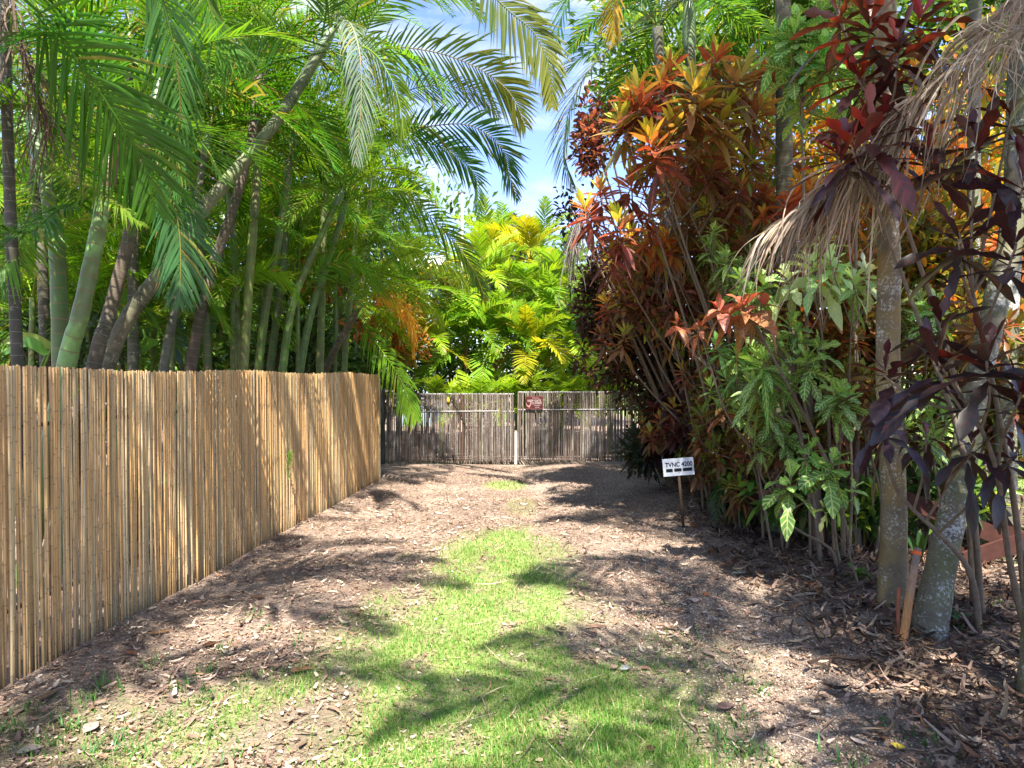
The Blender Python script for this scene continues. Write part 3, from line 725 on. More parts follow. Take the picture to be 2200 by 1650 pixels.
# the long leaning one
e, o0, top = palm('long grey green palm trunk leaning right across the grove', [below(225, 6.6), P(233, 780, 6.6), P(271, 690, 6.6), P(330, 606, 6.7), P(378, 543, 6.8), P(436, 451, 7), P(509, 364, 7.2), P(582, 276, 7.4), P(640, 190, 7.5), P(686, 112, 7.6)],
     .078, .058, 'trunk_brown', (.17, .135, .085), [dict(n=4, scale=1.1, lo=0, hi=4, mats=('frond',))], shaft=(.35, (.18, .26, .10)), tcol2=(.17, .22, .09), n=44,
     hero=[dict(pts=[(700, 90, 7.5), (745, 45, 7.2), (772, 110, 7.0), (776, 220, 6.9), (764, 345, 6.8)], L=.58, mat='frond_silver', colr=(.20, .29, .13), n=54, droop=.75, lift=-.1, wd=.013, side0=(1, .2, 0)),
           dict(pts=[(700, 90, 7.5), (790, 105, 7.0), (838, 165, 6.8), (860, 234, 6.7), (868, 300, 6.6)], L=.62, mat='frond_lime', colr=(.12, .24, .03), n=50, droop=.6, side0=(.1, -.45, .9), lift=.1),
           dict(pts=[(700, 100, 7.5), (600, 70, 7.0), (520, 80, 6.7), (450, 120, 6.4), (400, 180, 6.2)], L=.68, mat='frond', colr=(.10, .22, .03), n=54, droop=.5, side0=(.1, -.45, .9), lift=.1),
           dict(pts=[(700, 110, 7.5), (620, 128, 7.2), (540, 135, 7.0), (460, 150, 6.9)], L=.5, mat=FD, n=44, droop=.5),
           dict(pts=[(700, 110, 7.5), (745, 150, 7.3), (762, 200, 7.2), (757, 280, 7.1)], L=.5, mat='frond', colr=(.09, .22, .03), n=44, droop=.6),
           dict(pts=[(690, 90, 7.6), (700, 0, 7.4), (660, -90, 7.0), (560, -140, 6.6)], L=.6, mat='frond', n=48, droop=.4)])
for lab, pts, r0, r1, tm, tc_, cr_ in [
    ('slim dark trunk standing upright left of the smooth green palm', [(100, 6.9), (98, 776, 6.9), (90, 560, 6.9), (80, 470, 7), (70, 300, 7)], .055, .04, 'trunk_brown', DK, dict(n=8, scale=.9, mats=(FD,), lo=2)),
    ('straight dark trunk behind the foot of the leaning palm', [(286, 7.4), (286, 776, 7.4), (286, 509, 7.5), (283, 300, 7.6), (280, 120, 7.7)], .06, .045, 'trunk_brown', (.085, .085, .045), dict(n=9, scale=1.0, mats=('frond', FD), lo=2)),
    ('thin grey trunk leaning right between dark trunk and brown clump', [(350, 7.6), (354, 776, 7.6), (378, 660, 7.7), (400, 560, 7.8), (440, 330, 8)], .055, .04, 'trunk_brown', (.11, .11, .07), dict(n=8, scale=1.0, mats=('frond', FD), lo=2)),
    ('thick brown trunk curving right below the leaning palm', [(408, 8), (412, 776, 8), (440, 640, 8), (458, 570, 8.1), (500, 450, 8.2), (540, 300, 8.3), (560, 120, 8.5)], .066, .05, 'trunk_brown', BRN, dict(n=9, scale=1.1, mats=('frond',), lo=2)),
    ('dark green trunk with pale rings near the brown curved trunk', [(444, 8.4), (446, 780, 8.4), (440, 640, 8.4), (430, 500, 8.4), (405, 350, 8.5)], .05, .04, 'trunk_green', (.07, .10, .035), dict(n=8, scale=1.0, mats=('frond', FD), lo=2)),
    ('slender olive bamboo-like trunk rising straight through the clump', [(524, 8.7), (524, 785, 8.7), (533, 640, 8.7), (541, 533, 8.7), (553, 364, 8.8), (567, 150, 9)], .062, .05, 'trunk_green', (.19, .19, .055), dict(n=9, scale=1.0, mats=('frond',), lo=1)),
    ('pale thin trunk just left of the olive one', [(514, 9.2), (514, 785, 9.2), (508, 640, 9.2), (502, 514, 9.2), (480, 330, 9.3)], .05, .036, 'trunk_green', (.22, .24, .12), dict(n=8, scale=.9, mats=('frond', 'frond_lime'), lo=1)),
    ('green trunk leaning slightly right in the middle of the clump', [(552, 9.4), (556, 785, 9.4), (575, 640, 9.4), (598, 520, 9.4), (625, 330, 9.5)], .06, .045, 'trunk_green', (.13, .17, .05), dict(n=8, scale=1.0, mats=('frond',), lo=1)),
    ('dusky green trunk hidden behind the clump', [(580, 10), (582, 785, 10), (600, 640, 10), (612, 540, 10), (618, 400, 10.1)], .06, .045, 'trunk_green', (.09, .13, .05), dict(n=8, scale=.9, mats=('frond', 'frond_lime'), lo=1)),
    ('bright green ringed trunk leaning right with arching crown', [(606, 9.7), (608, 788, 9.7), (630, 650, 9.8), (668, 555, 9.9), (716, 450, 10)], .062, .045, 'trunk_green', (.17, .23, .07), dict(n=8, scale=.95, mats=('frond', 'frond_lime'), lo=1)),
    ('grey green trunk at the right edge of the clump', [(640, 10.4), (646, 790, 10.4), (672, 660, 10.5), (705, 560, 10.6), (730, 480, 10.6)], .062, .045, 'trunk_green', (.15, .2, .09), dict(n=8, scale=.9, mats=('frond', 'frond_lime'), lo=1)),
]:
    w_ = [below(*pts[0])] + px_tr(pts[1:])
    palm(lab, w_, r0, r1, tm, tc_, [cr_], group='palms in the grove behind the bamboo fence', shaft=(.4, (.14, .22, .08)))

# middle palm whose long fronds arch over the gap of sky
palm('palm whose long arching fronds reach right over the blue sky gap', [below(690, 11.5, -.2), P(690, 700, 11.5), P(700, 400, 11.5), P(735, 200, 11.2)], .07, .05, 'trunk_green', (.15, .19, .07),
     [dict(n=7, scale=1.25, mats=('frond',), lo=2)], shaft=(.6, (.16, .25, .09)),
     hero=[dict(pts=[(740, 150, 10.8), (830, 106, 10.4), (918, 109, 10), (1005, 136, 9.7), (1070, 175, 9.5), (1104, 213, 9.4), (1128, 270, 9.3)], L=.95, mat='frond', colr=(.085, .17, .045), n=62, droop=.35, wd=.024, side0=(.1, -.45, .9), lift=.1, tipc=(.26, .24, .03)),
           dict(pts=[(800, 300, 10.8), (860, 280, 10.6), (918, 272, 10.4), (995, 267, 10.2), (1050, 290, 10), (1082, 327, 9.9), (1093, 371, 9.9), (1110, 425, 9.9)], L=.75, mat=FD, colr=(.11, .22, .07), n=60, droop=.3, wd=.022, side0=(.1, -.45, .9), lift=.1),
           dict(pts=[(800, 290, 11), (864, 295, 10.8), (935, 312, 10.6), (984, 338, 10.5), (1022, 382, 10.4), (1026, 464, 10.4)], L=.62, mat=FD, colr=(.11, .20, .07), n=56, droop=.3, wd=.021, side0=(.1, -.45, .9), lift=.1),
           dict(pts=[(820, 230, 11.5), (890, 190, 11.3), (962, 186, 11.1), (1027, 202, 11), (1070, 250, 11)], L=.6, mat='frond_silver', colr=(.10, .17, .06), n=50, droop=.35, wd=.014, side0=(.1, -.45, .9), lift=.1),
           dict(pts=[(760, 160, 11), (800, 40, 10.8), (880, -30, 10.6), (980, -20, 10.4), (1040, 40, 10.3)], L=.8, mat='frond', colr=(.10, .2, .04), n=56, droop=.3, wd=.022, side0=(.1, -.45, .9), lift=.1)])
palm('lower palm with feathery fronds drooping toward the gate', [below(735, 12.4, -.1), P(742, 760, 12.3), P(752, 640, 12.2), P(765, 480, 12)], .06, .045, 'trunk_green', (.16, .2, .09),
     [dict(n=7, scale=.9, mats=('frond', 'frond_lime'), lo=1)], shaft=(.4, (.2, .28, .12)),
     hero=[dict(pts=[(775, 440, 11.9), (820, 405, 11.6), (870, 415, 11.3), (935, 475, 11), (984, 529, 10.9), (1020, 585, 10.8), (1042, 640, 10.8)], L=.75, mat='frond', colr=(.13, .24, .05), n=62, droop=.3, wd=.022, side0=(.1, -.45, .9), lift=.1),
           dict(pts=[(800, 545, 12.6), (850, 530, 12.4), (902, 536, 12.2), (962, 567, 12), (1005, 625, 11.9)], L=.65, mat='frond_lime', colr=(.15, .26, .04), n=52, droop=.55, wd=.016, side0=(.1, -.45, .9), lift=.1),
           dict(pts=[(770, 460, 11.9), (740, 400, 11.7), (700, 390, 11.5), (650, 440, 11.3), (620, 520, 11.1)], L=.6, mat='frond', colr=(.09, .22, .03), n=50, droop=.5, side0=(.1, -.45, .9), lift=.1)])
palm('short leaning palm by the fence end with orange drying fronds', [below(690, 12, -.05), P(698, 800, 12), P(735, 725, 11.9), P(771, 664, 11.8)], .075, .055, 'trunk_brown', (.11, .10, .055),
     [dict(n=4, scale=.8, mats=('frond', 'frond_lime'), lo=2)], shaft=(.2, (.14, .2, .06)),
     hero=[dict(pts=[(740, 655, 11.7), (770, 622, 11.5), (812, 609, 11.3), (880, 627, 11.1), (929, 662, 10.9), (952, 705, 10.9)], L=.5, mat='frond_lime', colr=(.13, .25, .03), n=52, droop=.7, wd=.015, side0=(.1, -.45, .9), lift=.1, tipc=(.16, .25, .03)),
           dict(pts=[(775, 650, 11.7), (820, 636, 11.5), (862, 655, 11.3), (884, 700, 11.2), (888, 765, 11.2)], L=.45, mat='frond', colr=(.46, .27, .03), n=46, droop=.8, wd=.015, side0=(.1, -.45, .9), lift=.1, tipc=(.62, .25, .02)),
           dict(pts=[(765, 665, 11.7), (790, 710, 11.2), (825, 760, 10.8), (860, 815, 10.5), (880, 865, 10.3), (893, 900, 10.2)], L=.62, mat='frond', colr=(.13, .30, .02), n=46, droop=.7, wd=.022, tipc=(.2, .34, .03), side0=(.8, -.5, .3), lift=0)])
# foreground fronds hanging from a palm just outside the left frame
palm('near palm at the far left whose huge dark fronds hang into view', [np.array([-3.7, 4.3, -.05]), np.array([-3.75, 4.4, 2.0]), np.array([-3.6, 4.6, 3.9])], .09, .07, 'trunk_green', (.13, .18, .06), [dict(n=3, scale=1.0, lo=0, hi=4)], shaft=(.5, (.14, .22, .08)),
     hero=[dict(pts=[(20, -30, 4.6), (110, 55, 4.7), (195, 170, 4.8), (262, 270, 4.9), (310, 350, 5), (335, 450, 5.1)], L=.95, mat='frond', colr=(.085, .24, .02), n=56, droop=.3, wd=.019, fwd=62, side0=(1, -.4, .5), lift=0),
           dict(pts=[(250, -120, 4.9), (330, -40, 5), (365, 60, 5.1), (385, 180, 5.2), (386, 300, 5.3), (372, 420, 5.4)], L=.58, mat='frond', colr=(.09, .22, .05), n=56, droop=.5, wd=.015, side0=(1, -.2, 0), lift=-.1),
           dict(pts=[(330, 330, 5.6), (375, 440, 5.5), (388, 540, 5.5), (385, 650, 5.5)], L=.55, mat=FD, colr=(.12, .25, .09), n=46, droop=.5, wd=.014, side0=(1, 0, 0)),
           dict(pts=[(-40, 480, 4.6), (60, 500, 4.9), (120, 455, 5.2), (190, 425, 5.5)][::-1], L=.45, mat=FD, n=42, droop=.5),
           dict(pts=[(480, -150, 5.6), (440, -40, 5.7), (470, 60, 5.8), (520, 110, 5.9)], L=.6, mat='frond', n=44, droop=.4)])
e, o0, _ = palm('brown shaggy palm stem with dry flower strands at the top left', [below(35, 5.2), P(38, 790, 5.2), P(20, 400, 5.2), P(12, 100, 5.2), P(5, -60, 5.2)], .042, .035, 'trunk_brown', (.09, .075, .055), [dict(n=5, scale=.9, mats=(FD,), lo=1)])
strands(e, o0, [(20, -40, 5.1), (40, 80, 5), (70, 180, 5), (110, 280, 5)], 130, .55, .006, [(.17, .12, .08), (.11, .075, .05), (.24, .18, .12)], grav=.7, fan=.3, out=.4, name='dry_flower_stalk')

# young palms whose low backlit fronds cross in front of and between the trunks
SDI = dict(side0=(.15, -.4, .9), lift=.05)
for lab, (px, Y), fr in [
    ('young palm with lime fronds arching between the two leftmost trunks', (60, 7.4), [([(70, 640), (110, 520), (180, 470), (260, 500)], .42, 'frond_lime'), ([(60, 640), (30, 560), (-10, 560), (-60, 620)], .4, 'frond'), ([(70, 640), (90, 560), (140, 560), (190, 640)], .4, 'frond_lime')]),
    ('young palm with backlit fronds fanning behind the pale mint trunk', (190, 7.8), [([(190, 700), (200, 600), (250, 560), (320, 600)], .42, 'frond_lime'), ([(190, 700), (170, 610), (120, 580), (70, 640)], .42, 'frond_lime'), ([(195, 700), (240, 640), (300, 650), (350, 720)], .36, 'frond')]),
    ('young palm with arching fronds under the long leaning trunk', (370, 8.2), [([(370, 700), (390, 600), (440, 560), (510, 600)], .45, 'frond'), ([(365, 700), (340, 620), (290, 600), (240, 660)], .42, 'frond_lime'), ([(370, 700), (410, 650), (460, 660), (500, 730)], .38, 'frond')]),
    ('young palm with fronds crossing the bamboo-like trunk', (500, 9.0), [([(500, 640), (520, 520), (570, 470), (650, 510)], .5, 'frond'), ([(495, 640), (480, 530), (430, 480), (360, 520)], .48, 'frond'), ([(500, 650), (540, 590), (600, 590), (650, 650)], .42, 'frond_lime')]),
    ('young palm with feathery fronds over the right of the clump', (640, 10.2), [([(640, 620), (650, 500), (700, 440), (790, 480)], .55, 'frond'), ([(640, 620), (620, 520), (570, 470), (510, 510)], .5, 'frond_lime'), ([(645, 640), (700, 570), (770, 570), (830, 640)], .48, 'frond')]),
    ('young palm with fine fronds left of the orange drying palm', (720, 12.6), [([(720, 640), (730, 540), (790, 490), (870, 530)], .55, 'frond_lime'), ([(715, 640), (690, 550), (640, 520), (580, 570)], .5, 'frond')]),
]:
    p1 = P(fr[0][0][0][0], fr[0][0][0][1], Y)
    palm(lab, [below(px, Y), (below(px, Y) + p1) / 2, p1], .035, .03, 'trunk_green', (.15, .2, .06), [dict(n=5, scale=.6, mats=('frond', 'frond_lime'), lo=1)], group='young palms between the trunks', name='young_palm',
         hero=[dict(pts=[(a, b, Y - .12 * i) for i, (a, b) in enumerate(q)], L=l_, mat=m_, colr=(.10, .24, .02), n=44, droop=.4, wd=.016, **SDI) for q, l_, m_ in fr])

# fill: a second row of feather palms deeper in the grove
fill_lab = ['feather palm deep in the grove at the far left', 'feather palm deep in the grove behind the pale trunk', 'feather palm deep in the grove behind the leaning trunk', 'feather palm deep in the grove left of the clump',
            'feather palm deep in the grove behind the bamboo-like clump', 'feather palm deep in the grove just right of the clump', 'dense feather palm left of the small white house', 'tall palm high over the left grove', 'tall palm high above the leaning trunk crown', 'tall palm high behind the clump', 'tall palm high left of the sky gap']
for lab, (px, Y, ty) in zip(fill_lab, [(20, 9, 520), (150, 9.5, 450), (300, 10.5, 540), (430, 11.5, 420), (560, 12.5, 500), (660, 13.5, 420), (780, 15, 380), (100, 10, 120), (330, 11.5, 40), (520, 13, 130), (760, 14.5, 110)]):
    b_ = below(px, Y); p1 = P(px + rnd.uniform(-30, 30), ty, Y)
    palm(lab, [b_, (b_ + p1) / 2 + [rnd.uniform(-.2, .2), 0, 0], p1], .065, .045, 'trunk_green', (.12, .15, .06), [dict(n=15, scale=1.15, mats=('frond', 'frond', FD, 'frond_lime'), lo=0)], group='feather palms deeper in the grove', shaft=(.3, (.15, .22, .08)))

low_lab = ['low feathery palm behind the fence at the far left', 'low feathery palm between pale trunk and leaning trunk', 'low feathery palm under the leaning trunk', 'low feathery palm left of the bamboo-like clump', 'low bright palm behind the clump of trunks', 'low bright palm right of the clump', 'low feathery palm beside the orange croton', 'yellow green palm between grove and white house', 'bushy palm in front of the dark tree left of the house']
for lab, (px, Y, ty, m_) in zip(low_lab, [(40, 8.5, 720, 'frond'), (200, 8.8, 700, 'frond_lime'), (330, 9.6, 640, 'frond'), (450, 10.6, 660, 'frond_lime'), (560, 11.6, 620, 'frond'), (640, 12.6, 560, 'frond_lime'), (720, 13.5, 600, 'frond'), (860, 15.5, 640, 'frond_lime'), (820, 17, 500, 'frond')]):
    b_ = below(px, Y); p1 = P(px, ty, Y)
    palm(lab, [b_, (b_ + p1) / 2, p1], .05, .04, 'trunk_green', (.13, .16, .06), [dict(n=16, scale=1.0, mats=('frond', m_), lo=-1, hi=11)], group='low feather palms in the grove', name='feather_palm')

# ------------------------------------------------------------------ leafy shrubs
def leafcloud(mb, c, R, n, L, W, cols, droop=.2, clumps=9, K=4, jit=.3, updir=.35):
    c = np.asarray(c, float); R = np.asarray(R, float)
    cc_ = rng.normal(0, 1, (clumps, 3)); cc_ = nrm(cc_) * rng.uniform(.25, .8, (clumps, 1)); idx = rng.integers(0, clumps, n)
    d = nrm(rng.normal(0, 1, (n, 3))); r = rng.uniform(.45, 1.0, (n, 1)) ** .6
    p = c + (cc_[idx] + d * r * .48) * R
    D = nrm(d + rng.normal(0, .5, (n, 3)) + [0, 0, updir]); LL = L * rng.uniform(.6, 1.2, n)
    u = np.linspace(0, 1, K)[None, :, None]
    C = p[:, None] + LL[:, None, None] * (D[:, None] * u + np.array([0, 0, -1.]) * droop * u ** 2)
    Tl = nrm(np.gradient(C, axis=1)); up = nrm(rng.normal(0, .45, (n, 3)) + [0, 0, 1]); S = nrm(np.cross(Tl, np.repeat(up[:, None], K, 1))); N = np.cross(S, Tl)
    Wp = W * rng.uniform(.7, 1.2, (n, 1)) * (np.sin(np.linspace(.08, .97, K) * math.pi) ** .8)[None]
    tone = rng.uniform(.7, 1.3, clumps)[idx][:, None]
    mb.ribbons(C, S, N, Wp, pick(n, cols, jit) * tone, .25)

def shrub(label, c, R, n, L, W, cols, mat='leaf', cat='shrub', name='shrub', group=None, stems=5, root=None, **kw):
    c = np.asarray(c, float); o0 = np.array([c[0], c[1], 0]) if root is None else np.array([root[0], root[1], 0.]); e = empty(name, tuple(o0), label, cat, group)
    mb = MB(); leafcloud(mb, c - o0, R, n, L, W, cols, **kw); mb.build('foliage', M[mat], e)
    mb = MB()
    for i in range(stems):
        q = c - o0 + nrm(rng.normal(0, 1, 3)) * np.array(R) * .6; b_ = np.array([rng.normal(0, .12), rng.normal(0, .12), -.05])
        mb.tube(catmull([b_, (b_ + q) / 2 + rng.normal(0, .1, 3), q], 8), np.linspace(.03, .01, 8), (.17, .13, .09), 6)
    mb.build('branches', M['bark'], e); return e

GREENS = [(.06, .14, .025), (.10, .20, .035), (.14, .26, .04), (.05, .11, .03)]
LIME = [(.22, .32, .04), (.30, .36, .05), (.15, .27, .04)]
for lab, (px, py, Y), R, n, L, W, cols in [
    ('bluish green leafy shrub low behind the left end of the fence', (90, 700, 7.8), (.9, .5, .55), 700, .16, .035, [(.07, .13, .07), (.12, .2, .13), (.10, .18, .06)]),
    ('green broadleaf shrub in the grove behind the brown trunk', (260, 660, 9.5), (1.1, .6, .9), 900, .2, .04, GREENS + LIME),
    ('bright green shrub behind the trunks in the middle of the grove', (420, 690, 11), (1.2, .6, 1.0), 1000, .2, .035, GREENS + LIME),
    ('deep green undergrowth shrub behind the clump', (600, 700, 13), (1.4, .7, 1.0), 1100, .2, .035, GREENS),
    ('orange and yellow croton glowing behind the clump of trunks', (640, 520, 14.5), (1.5, .8, 1.3), 1300, .24, .04, [(.5, .26, .03), (.42, .10, .03), (.3, .32, .05)]),
    ('red and pink croton behind the orange drying palm', (830, 700, 14.5), (.9, .6, .9), 1200, .22, .03, [(.42, .13, .06), (.5, .22, .05), (.3, .3, .06), (.15, .22, .04)]),
    ('dark leafy bush at the far end of the fence', (770, 790, 13.8), (.8, .5, .7), 800, .18, .03, GREENS),
    ('yellow green bush beside the white house', (900, 640, 17), (1.2, .8, 1.2), 1400, .24, .04, LIME + [(.45, .33, .06)]),
]:
    shrub(lab, P(px, py, Y), R, n, L, W, cols, mat='croton_glow' if 'croton' in lab else 'leaf', cat='shrub', name='leafy_shrub', group='shrubs behind the left fence')

# banana-like broad leaves
def banana(label, px, Y, leaves, cat='banana plant'):
    b_ = below(px, Y); o0 = np.array([b_[0], b_[1], 0]); e = empty('banana_plant', tuple(o0), label, cat, 'banana plants behind the fence')
    mb = MB(); mb.tube([[0, 0, -.05], [0, 0, .8], [0, 0, 1.4]], [.07, .055, .03], (.16, .24, .08), 10); mb.build('stem', M['shaft'], e)
    for pts, wd, c in leaves:
        sp = catmull([P(*p) - o0 for p in pts], 12)[None]; T = nrm(np.gradient(sp, axis=1)); S = nrm(np.cross(T, np.array([.2, -1., .3]))); N = np.cross(S, T)
        mb = MB(); mb.ribbons(sp, S, N, wd * (np.sin(np.linspace(.1, .97, 12) * math.pi) ** .6)[None], np.array([c]), .25)
        mb.tube([[0, 0, 1.3], (np.array([0, 0, 1.3]) + sp[0][0]) / 2 + [0, 0, .1], sp[0][0]], .012, np.array(c) * 1.1, 6); mb.build('leaf', M['leaf'], e)
banana('banana plant with a glowing yellow green leaf between brown trunks', 280, 8.4, [([(262, 700, 8.4), (268, 650, 8.4), (268, 590, 8.3)], .10, (.30, .42, .05)), ([(285, 770, 8.3), (305, 745, 8.2), (340, 735, 8.1)], .09, (.16, .34, .04)), ([(300, 740, 8.6), (315, 690, 8.7), (318, 640, 8.8)], .12, (.09, .2, .03))])
banana('banana plant with upright blue green leaf near the middle trunks', 385, 8.8, [([(390, 780, 8.8), (385, 730, 8.8), (378, 680, 8.8)], .1, (.10, .22, .17)), ([(400, 780, 9), (450, 700, 9.2), (470, 640, 9.3)], .1, (.07, .17, .05))])
banana('banana plant with pale lime leaves low at the far left', 60, 6.6, [([(112, 745, 6.7), (60, 728, 6.6), (8, 735, 6.5)], .06, (.30, .40, .08)), ([(100, 760, 6.5), (60, 735, 6.4), (10, 760, 6.4)], .05, (.12, .25, .05))])

# ------------------------------------------------------------------ behind the gate
wl = ['bright yellow feather palm at the top centre behind the gate', 'yellow orange palm left of the brightest yellow palm', 'upright lime palm against the sky at the left of the group', 'upright green palm against the sky at the right of the group',
      'tall thin palm fronds reaching into the sky behind the group', 'green red-stemmed palm with a white-backed fan leaf', 'green palm in the middle of the group behind the gate', 'lime palm at the right of the group near the dark shrub',
      'yellow green palm low in front just above the gate', 'dark green palm low left above the gate', 'deep green red-stemmed palm right of centre', 'small green palm at the right over the gate top', 'small yellow palm low beside the fence end', 'green palm low in the middle above the gate top', 'feathery green palm at the lower right above the gate']
ws = [(1140, 600, 19, .95, ('frond_yellow', 'frond_yellow', 'frond_lime')), (1050, 610, 19.5, .8, ('frond_yellow', 'frond_lime')), (1050, 560, 22, .95, ('frond_lime', 'frond')), (1165, 565, 23, .95, ('frond_lime', 'frond')),
      (1085, 545, 25, .9, ('frond', 'frond_lime')), (1030, 660, 17, 1.0, ('frond_silver', 'frond_lime', 'frond')), (1130, 690, 17.5, 1.1, ('frond', 'frond_lime')), (1205, 670, 18, 1.0, ('frond_lime', 'frond')),
      (1130, 800, 15.5, .9, ('frond_lime', 'frond_yellow', 'frond')), (1000, 790, 16, .95, ('frond', FD)), (1195, 740, 17, .95, ('frond', FD)), (1235, 800, 15.8, .8, ('frond', 'frond_lime')), (925, 790, 15.5, .7, ('frond_lime', 'frond_yellow')), (1065, 790, 16.2, 1.0, ('frond', FD)), (1270, 790, 16.5, .9, ('frond', 'frond_lime'))]
for lab, (px, py, Y, s, ms) in zip(wl, ws):
    b_ = below(px, Y); p1 = P(px, py, Y); 
    if p1[2] < .7: p1[2] = .7
    palm(lab, [b_, (b_ + p1) / 2 + [rnd.uniform(-.08, .08), 0, 0], p1], .045, .035, 'trunk_green', (.12, .14, .06), [dict(kind='wax', n=16, scale=s * 1.25, mats=ms, lo=-1, hi=11)],
         group='feather palms beyond the gate', shaft=(.55, (.22, .03, .014)), name='red_stemmed_palm')
for lab, px, Y, z, ms in [('low lime palm just above the gate beside the fence end', 950, 14.8, .95, ('frond_lime', 'frond')), ('low green palm just above the gate left of the gap', 1030, 14.6, .9, ('frond', 'frond_lime')), ('low yellow green palm just above the gate sign', 1110, 14.8, 1.0, ('frond_lime', 'frond')),
                           ('low green palm above the gate right of the sign', 1180, 14.7, .9, ('frond', 'frond_lime')), ('low green palm above the gate near the maroon shrub', 1250, 14.9, 1.0, ('frond', 'frond_lime')), ('green palm peeping between gate and maroon shrub', 1310, 15.2, 1.0, ('frond', 'frond_lime'))]:
    b_ = below(px, Y); palm(lab, [b_, b_ + [0, 0, z * .6], b_ + [0, 0, z + .05]], .045, .035, 'trunk_green', (.12, .14, .06), [dict(kind='wax', n=15, scale=.85, mats=ms, lo=-1, hi=10)], group='feather palms beyond the gate', name='low_palm')
for lab, (px, py, Y), R, n, L, W, cols in [
    ('tall dark green tree mass at the left behind the white house', (760, 480, 30), (6, 3, 5.5), 9000, .42, .09, GREENS),
    ('yellow green tree behind the palms beyond the gate', (1080, 640, 27), (4.2, 2, 2.4), 6000, .35, .08, GREENS + LIME),
    ('green tree filling the gap beside the dark shrub', (1250, 700, 24), (2.2, 2, 3), 4500, .3, .07, GREENS + LIME),
    ('low dark hedge behind the foot of the grove on the left', (200, 770, 15), (3.2, .8, 1.5), 6000, .22, .045, GREENS),
    ('low dark hedge behind the foot of the clump', (560, 770, 16.5), (2.6, .8, 1.5), 6000, .22, .045, GREENS),
    ('low green hedge left of the white house', (760, 760, 18), (2.2, .8, 1.8), 6000, .22, .045, GREENS + LIME[:1]),
    ('low green hedge just behind the gate on the left', (960, 800, 18), (2, .8, 1.2), 3000, .2, .04, GREENS),
    ('low green hedge just behind the gate on the right', (1200, 800, 19), (3, .8, 1.3), 4000, .2, .04, GREENS),
    ('dense tree mass deep behind the left grove', (250, 560, 22), (8, 3, 5), 11000, .36, .08, GREENS + LIME[:1]),
    ('leafy tree behind the far left palms', (-100, 520, 16), (4, 2, 4), 6000, .3, .07, GREENS),
    ('leafy green tree standing high behind the left grove', (400, 300, 24), (7, 3, 4), 8000, .38, .08, GREENS),
]:
    shrub(lab, P(px, py, Y), R, n, L, W, cols, cat='hedge' if 'hedge' in lab else 'tree', name='leafy_hedge' if 'hedge' in lab else 'leafy_tree', group='hedges and trees in the background', clumps=34, K=3, stems=4)
for lab, px, py in (('spiky dracaena tuft against the sky, left of the pair', 1100, 468), ('spiky dracaena tuft against the sky, lower and right of the pair', 1117, 488)):
    c = P(px, py, 24); o0 = np.array([c[0], 24, 0]); e = empty('dracaena', tuple(o0), lab, 'dracaena', 'dracaenas against the sky')
    mb = MB(); mb.tube([[0, 0, -.05], [.1, 0, 3], c - o0], [.07, .05, .03], (.14, .12, .08), 8); mb.build('stem', M['bark'], e)
    n = 60; D = nrm(rng.normal(0, 1, (n, 3)) + [0, 0, .25]); u = np.linspace(0, 1, 4)[None, :, None]
    C = (c - o0)[None, None] + .32 * (D[:, None] * u + np.array([0, 0, -1.]) * .2 * u ** 2); S = nrm(np.cross(D, [0, 1., .2])); 
    mb = MB(); mb.ribbons(C, np.repeat(S[:, None], 4, 1), np.repeat(np.cross(S, D)[:, None], 4, 1), np.full((n, 1), .018) * np.array([[.7, 1, .7, .1]]), pick(n, [(.03, .07, .03)]), .2); mb.build('foliage', M['leaf'], e)

# white house and roof corner behind the palms
h0 = P(830, 600, 23); h1 = P(945, 600, 23)
hs_ = empty('white_house', ((h0[0] + h1[0]) / 2, 23, 0), 'white house with pale blue wall glimpsed behind the left palms', 'house'); hx = (h1[0] - h0[0]) / 2
ze = P(0, 572, 23)[2]
mb = MB(); mb.smooth = False; mb.box((-hx + .3, .3, 0), (hx - .3, 6, ze - .12), (.42, .55, .62)); mb.build('wall', M['paint'], hs_)
mb = MB(); mb.smooth = False; mb.box((-hx, 0, ze - .118), (hx, .25, ze + .08), (.8, .8, .8)); mb.build('fascia', M['paint'], hs_)
mb = MB(); mb.smooth = False
mb.add([[-hx, .252, ze + .04], [hx, .252, ze + .04], [hx, 3.2, ze + .9], [-hx, 3.2, ze + .9], [-hx, 6.2, ze + .04], [hx, 6.2, ze + .04]], [[0, 1, 2, 3], [3, 2, 5, 4], [0, 3, 4, 4], [1, 5, 2, 2]], (.72, .72, .70)); mb.build('roof', M['paint'], hs_)
wf = MB(); wf.smooth = False; wf.box((hx - 1.1, .26, ze - 1.5), (hx - .5, .298, ze - .5), (.75, .75, .75)); wfo = wf.build('window', M['paint'], hs_)
wg = MB(); wg.smooth = False; wg.box((hx - 1.04, .25, ze - 1.42), (hx - .56, .258, ze - .58), (.03, .04, .05)); wg.build('pane', M['metal'], wfo)
p0 = P(992, 640, 21); p1 = P(993, 416, 21); mb = MB()
mb.tube([np.array([p0[0], 21, 0]), np.array([p1[0], 21, p1[2]])], .05, (.55, .52, .42), 8)
mb.tube([np.array([p1[0] - .12, 21, p1[2]]), np.array([p1[0] + .1, 21, p1[2] + .03])], .035, (.05, .05, .05), 6)
tag(mb.build('utility_pole', M['paint']), 'thin cream pole with dark top behind the arching fronds', 'pole')

